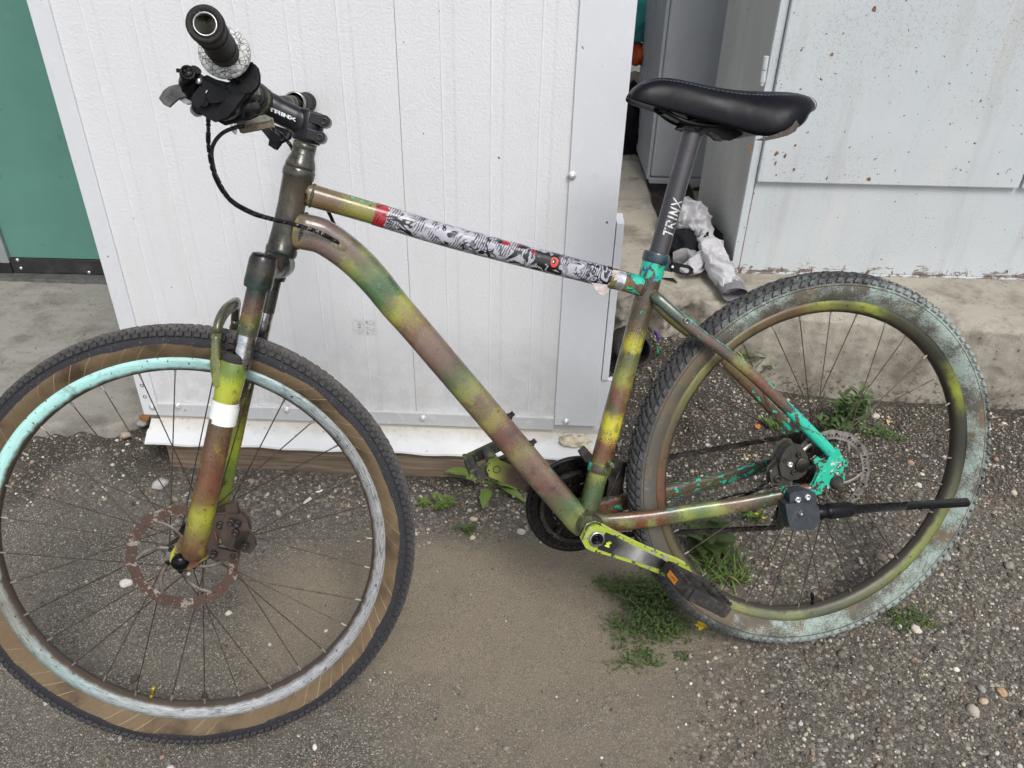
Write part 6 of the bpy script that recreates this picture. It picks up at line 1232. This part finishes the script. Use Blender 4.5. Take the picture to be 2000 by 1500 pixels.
# broad-leaved seedling by the timber: every leaf its own part
bl = plant('broadleaf_weed', 958, 938, 'broad-leaved weed sprouting by the timber under the front pedal')
for (x, y, w_, z_) in ((876, 916, .030, .035), (912, 934, .028, .032), (944, 984, .026, .020), (1004, 950, .026, .025), (1030, 936, .024, .03), (985, 930, .02, .03), (1022, 972, .020, .02), (952, 906, .018, .05)):
    tip = Gp(x, y, z_) - bl.location; mb = MB(); st0 = Vector((random.uniform(-.008, .008), random.uniform(-.008, .008), .002)); root = st0.lerp(tip, .38) + Vector((0, 0, .008)); mb.tube([st0, root], .0011, 6, side=(0, 0, 1)); leaf(mb, root, tip - root + Vector((0, 0, .012)), (tip - root).length * 1.1, w_, droop=.7, n=8, fold=.18, shape=.75, wav=.12); mb.build('leaf', M['leaf1'], bl)
def bush(name, px_, py_, label, n, h, lw, mat, spread, stems=5, z=None, cat='weed', llen=.03):
    pl_ = plant(name, px_, py_, label, cat, z); st = MB(); fo_ = MB()
    for k in range(stems):
        a = random.uniform(0, 2 * PI); r = random.random() ** .6 * spread; hh = h * random.uniform(.55, 1.05); top = Vector((r * math.cos(a), r * math.sin(a) * .7, hh)); base = Vector((random.uniform(-.012, .012), random.uniform(-.012, .012), 0)); m_ = base.lerp(top, .5) + Vector((0, 0, hh * .12)); path = bez([base, m_, top], 6); st.tube(path, .0012, 5, side=(1, 0, 0))
        for j in range(n):
            t = .15 + .85 * (j + random.random()) / n; p = along(path, min(1, t)); b = random.uniform(0, 2 * PI); up_ = .15 + .7 * t; leaf(fo_, p, (math.cos(b), math.sin(b), up_), llen * random.uniform(.6, 1.15), lw * random.uniform(.7, 1.2), droop=random.uniform(.5, 1.3), n=4, fold=.2, shape=.85)
    st.build('stem', mat, pl_); fo_.build('foliage', mat, pl_); return pl_
def mat_weed(name, px_, py_, label, n, rx, ry, mat, h=.02, llen=.008, lw=.003):
    pl_ = plant(name, px_, py_, label); fo_ = MB(); st = MB(); cl_ = [(random.gauss(0, .5) * rx, random.gauss(0, .5) * ry, random.uniform(.25, .6)) for _ in range(9)]
    for k in range(n):
        cx, cy, cs2 = random.choice(cl_); x, y = cx + random.gauss(0, .62) * rx * cs2, cy + random.gauss(0, .62) * ry * cs2; hz = random.random() ** 1.6 * h; zb = from_z(pl_.location.x + x, pl_.location.y + y) - pl_.location.z
        a = random.uniform(0, 2 * PI); leaf(fo_, (x, y, zb + hz), (math.cos(a), math.sin(a), random.uniform(-.1, .9)), llen * random.uniform(.4, 1.3), lw * random.uniform(.5, 1.4), droop=random.uniform(.2, 1.5), n=3, fold=.2, mi=random.choice((0, 0, 0, 0, 0, 1)))
        if k % 5 == 0: st.tube(bez([(cx, cy, zb), ((x + cx) / 2, (y + cy) / 2, zb + hz * .8 + .003), (x, y, zb + hz)], 4), .0006, 4, side=(1, 0, 0))
    fo_.build('foliage', [mat, M['blade']], pl_); so_ = st.build('stems', M['leaf3'], pl_); so_['kind'] = 'stuff'; return pl_
def tuft(name, px_, py_, label, n, L, mat, spread=.03, w_=.003, z=None, dry=0):
    pl_ = plant(name, px_, py_, label, 'grass', z); mb = MB()
    for k in range(n): a = random.uniform(0, 2 * PI); b = Vector((spread * random.gauss(0, .5), spread * random.gauss(0, .5), 0)); leaf(mb, b, (math.cos(a) * .7, math.sin(a) * .7, random.uniform(.5, 1.4)), L * random.uniform(.5, 1.2), w_ * random.uniform(.6, 1.3), droop=random.uniform(.4, 1.6), n=5, fold=.3, mi=1 if random.random() < dry else 0)
    mb.build('foliage', [mat, M['dry']], pl_); return pl_
bush('leafy_weed', 1655, 838, 'bushy green weed with narrow leaves at the foot of the kerb', 20, .125, .0085, M['leaf2'], .055, 11, llen=.036)
bush('leafy_weed', 1625, 850, 'low narrow-leaved weed in front of the bushy one by the kerb', 12, .06, .008, M['leaf2'], .05, 6, llen=.03)
mat_weed('creeping_weed', 1725, 846, 'small creeping weed on the gravel right of the bushy weed', 260, .06, .03, M['leaf2'], .02, .010)
tuft('grass_tuft', 1425, 752, 'grass tuft with dry stalks behind the seat stays', 60, .085, M['blade'], .05, .0045, dry=.35)
bush('leafy_weed', 1470, 745, 'leafy weed among grass behind the rear spokes', 10, .09, .022, M['leaf3'], .06, 6, llen=.05)
bush('leafy_weed', 1375, 742, 'dark leafy weed between rear tyre and seat stays', 8, .06, .020, M['leaf3'], .045, 5, llen=.045)
tuft('grass_tuft', 1420, 1118, 'grass tuft growing through the lower rear wheel', 110, .055, M['blade'], .05, .0032, dry=.06)
bush('leafy_weed', 1385, 1075, 'dark broad-leaved weed behind the rear wheel by the left crank', 9, .08, .030, M['leaf3'], .06, 8, llen=.045)
mat_weed('creeping_weed', 1262, 1160, 'mat of tiny-leaved weed under the left pedal', 1900, .080, .075, M['leaf3'], .045, .0075)
mat_weed('creeping_weed', 1205, 1150, 'sparse tiny-leaved weed at the edge of the bare patch', 320, .05, .045, M['leaf3'], .014, .006)
mat_weed('creeping_weed', 1290, 1225, 'trailing tiny-leaved weed in front of the pedal', 900, .085, .055, M['leaf3'], .030, .0070)
mat_weed('creeping_weed', 1255, 1280, 'nearest thin trailing weed below the pedal', 260, .055, .035, M['leaf3'], .012, .007)
mat_weed('creeping_weed', 1775, 1205, 'small creeping weed below the rear tyre', 300, .05, .035, M['leaf3'], .014, .007)
bush('creeping_weed', 1475, 1008, 'yellowish weed in bloom seen under the chain stay', 14, .025, .007, M['blade'], .045, 8, llen=.012)
bush('creeping_weed', 1512, 838, 'small round-leaved weed left of the rear disc', 12, .022, .010, M['blade'], .04, 7, llen=.013)
bush('seedling', 868, 990, 'green seedling in gravel left of the broad-leaved weed', 7, .025, .010, M['leaf1'], .03, 5, llen=.022)
bush('seedling', 905, 1038, 'lone seedling standing in gravel before the chainring', 5, .025, .010, M['leaf3'], .02, 3, llen=.02)
bush('seedling', 830, 985, 'small seedling beside the front tyre', 6, .02, .008, M['leaf1'], .02, 4, llen=.018)
def flower(px_, py_, z, s, label, n=26):
    p = Gp(px_, py_, z); g = from_z(p.x, p.y); fl = empty('yellow_flower', (p.x, p.y, g), label, 'flower'); st = MB(); st.tube([(.006, .004, 0), (.002, 0, (z - g) * .6), (0, 0, z - g)], .0011, 6, side=(1, 0, 0)); st.build('stem', M['blade'], fl); mb = MB()
    for k in range(n): a = 2 * PI * k / n * 1.618 * 3; r = s * (.45 + .55 * k / n); leaf(mb, (0, 0, z - g), (math.cos(a), math.sin(a), .9 - .8 * k / n), r, r * .34, droop=.3, n=3, fold=.1)
    mb.build('petals', plain('yellow petals', S(226, 196, 40), .7, var=.12, bump=0), fl)
flower(1370, 1222, .035, .013, 'yellow dandelion flower below the left pedal')
for (x, y, l) in ((1478, 1004, 'tiny yellow flower under the chain stay'), (1492, 1012, 'second tiny yellow flower under the chain stay, further right'), (1463, 890, 'tiny yellow flower between the chain runs')): flower(x, y, .02, .006, l, 12)
# --- litter
def litter(name, pts, r, c, label, cat, rough=.5, flat=1.): mb = MB(); mb.tube(bez(pts, 5), (r, r * flat), 10, side=(1, 0, 0)); o = mb.build(name, plain(name.replace('_', ' '), S(*c), rough, var=.15, vs=150, bump=.1)); return tag(o, label, cat)
def lz(x, y, dz=.006, z=.03): p = Gp(x, y, z); p.z = from_z(p.x, p.y) + dz; return p
def gp2(x, y, dz=.005):
    z = 0.
    for _ in range(6): p = Gp(x, y, z); z = from_z(p.x, p.y) + dz
    return Gp(x, y, z)
litter('purple_stick', [gp2(1277, 638), gp2(1281, 650), gp2(1287, 662)], .0032, (70, 48, 150), 'purple plastic stick on the earth bank by the pipe', 'litter')
litter('green_straw', [gp2(1282, 672), gp2(1285, 686), gp2(1289, 697)], .0026, (30, 140, 96), 'green plastic straw below the purple stick', 'litter')
litter('white_straw', [gp2(1238, 753), gp2(1258, 752), gp2(1272, 744)], .0018, (196, 186, 172), 'thin pale twig lying between kiosk and rear tyre', 'litter')
litter('cigarette_butt', [gp2(594, 984), gp2(600, 978), gp2(607, 973)], .0035, (220, 212, 198), 'cigarette butt on the asphalt behind the front wheel', 'litter')
litter('cigarette_butt', [gp2(617, 961), gp2(624, 960), gp2(630, 957)], .0022, (226, 222, 212), 'thin white paper roll beyond the cigarette butt', 'litter')
litter('dark_twig', [gp2(1092, 849, .086), gp2(1110, 847, .086), gp2(1128, 846, .086)], .0018, (70, 60, 52), 'dark twig resting on the white flashing', 'twig') if False else None
def fallen(px_, py_, L, W, c, label, z=None):
    mb = MB(); p = gp2(px_, py_) if z is None else Gp(px_, py_, z); a = random.uniform(0, 6); leaf(mb, (0, 0, 0), (math.cos(a), math.sin(a), .25), L, W, droop=.6, n=6, fold=.35, wav=.2); o = mb.build('fallen_leaf', plain('dry leaf', S(*c), .8, var=.3, vs=60)); o.location = p; tag(o, label, 'leaf')
fallen(288, 822, .035, .022, (150, 104, 62), 'curled brown leaf at the kiosk corner', .03); fallen(1482, 838, .02, .016, (196, 120, 70), 'orange dry leaf scrap seen behind the seat stays'); fallen(1640, 838, .016, .012, (178, 84, 56), 'red brown leaf scrap under the bushy weed'); fallen(1240, 740, .02, .012, (180, 84, 70), 'reddish leaf scrap beside the seat tube'); fallen(1735, 820, .02, .01, (200, 164, 110), 'tan dry leaf on the gravel by the kerb')
# soft dirt crumbs on the apron joint
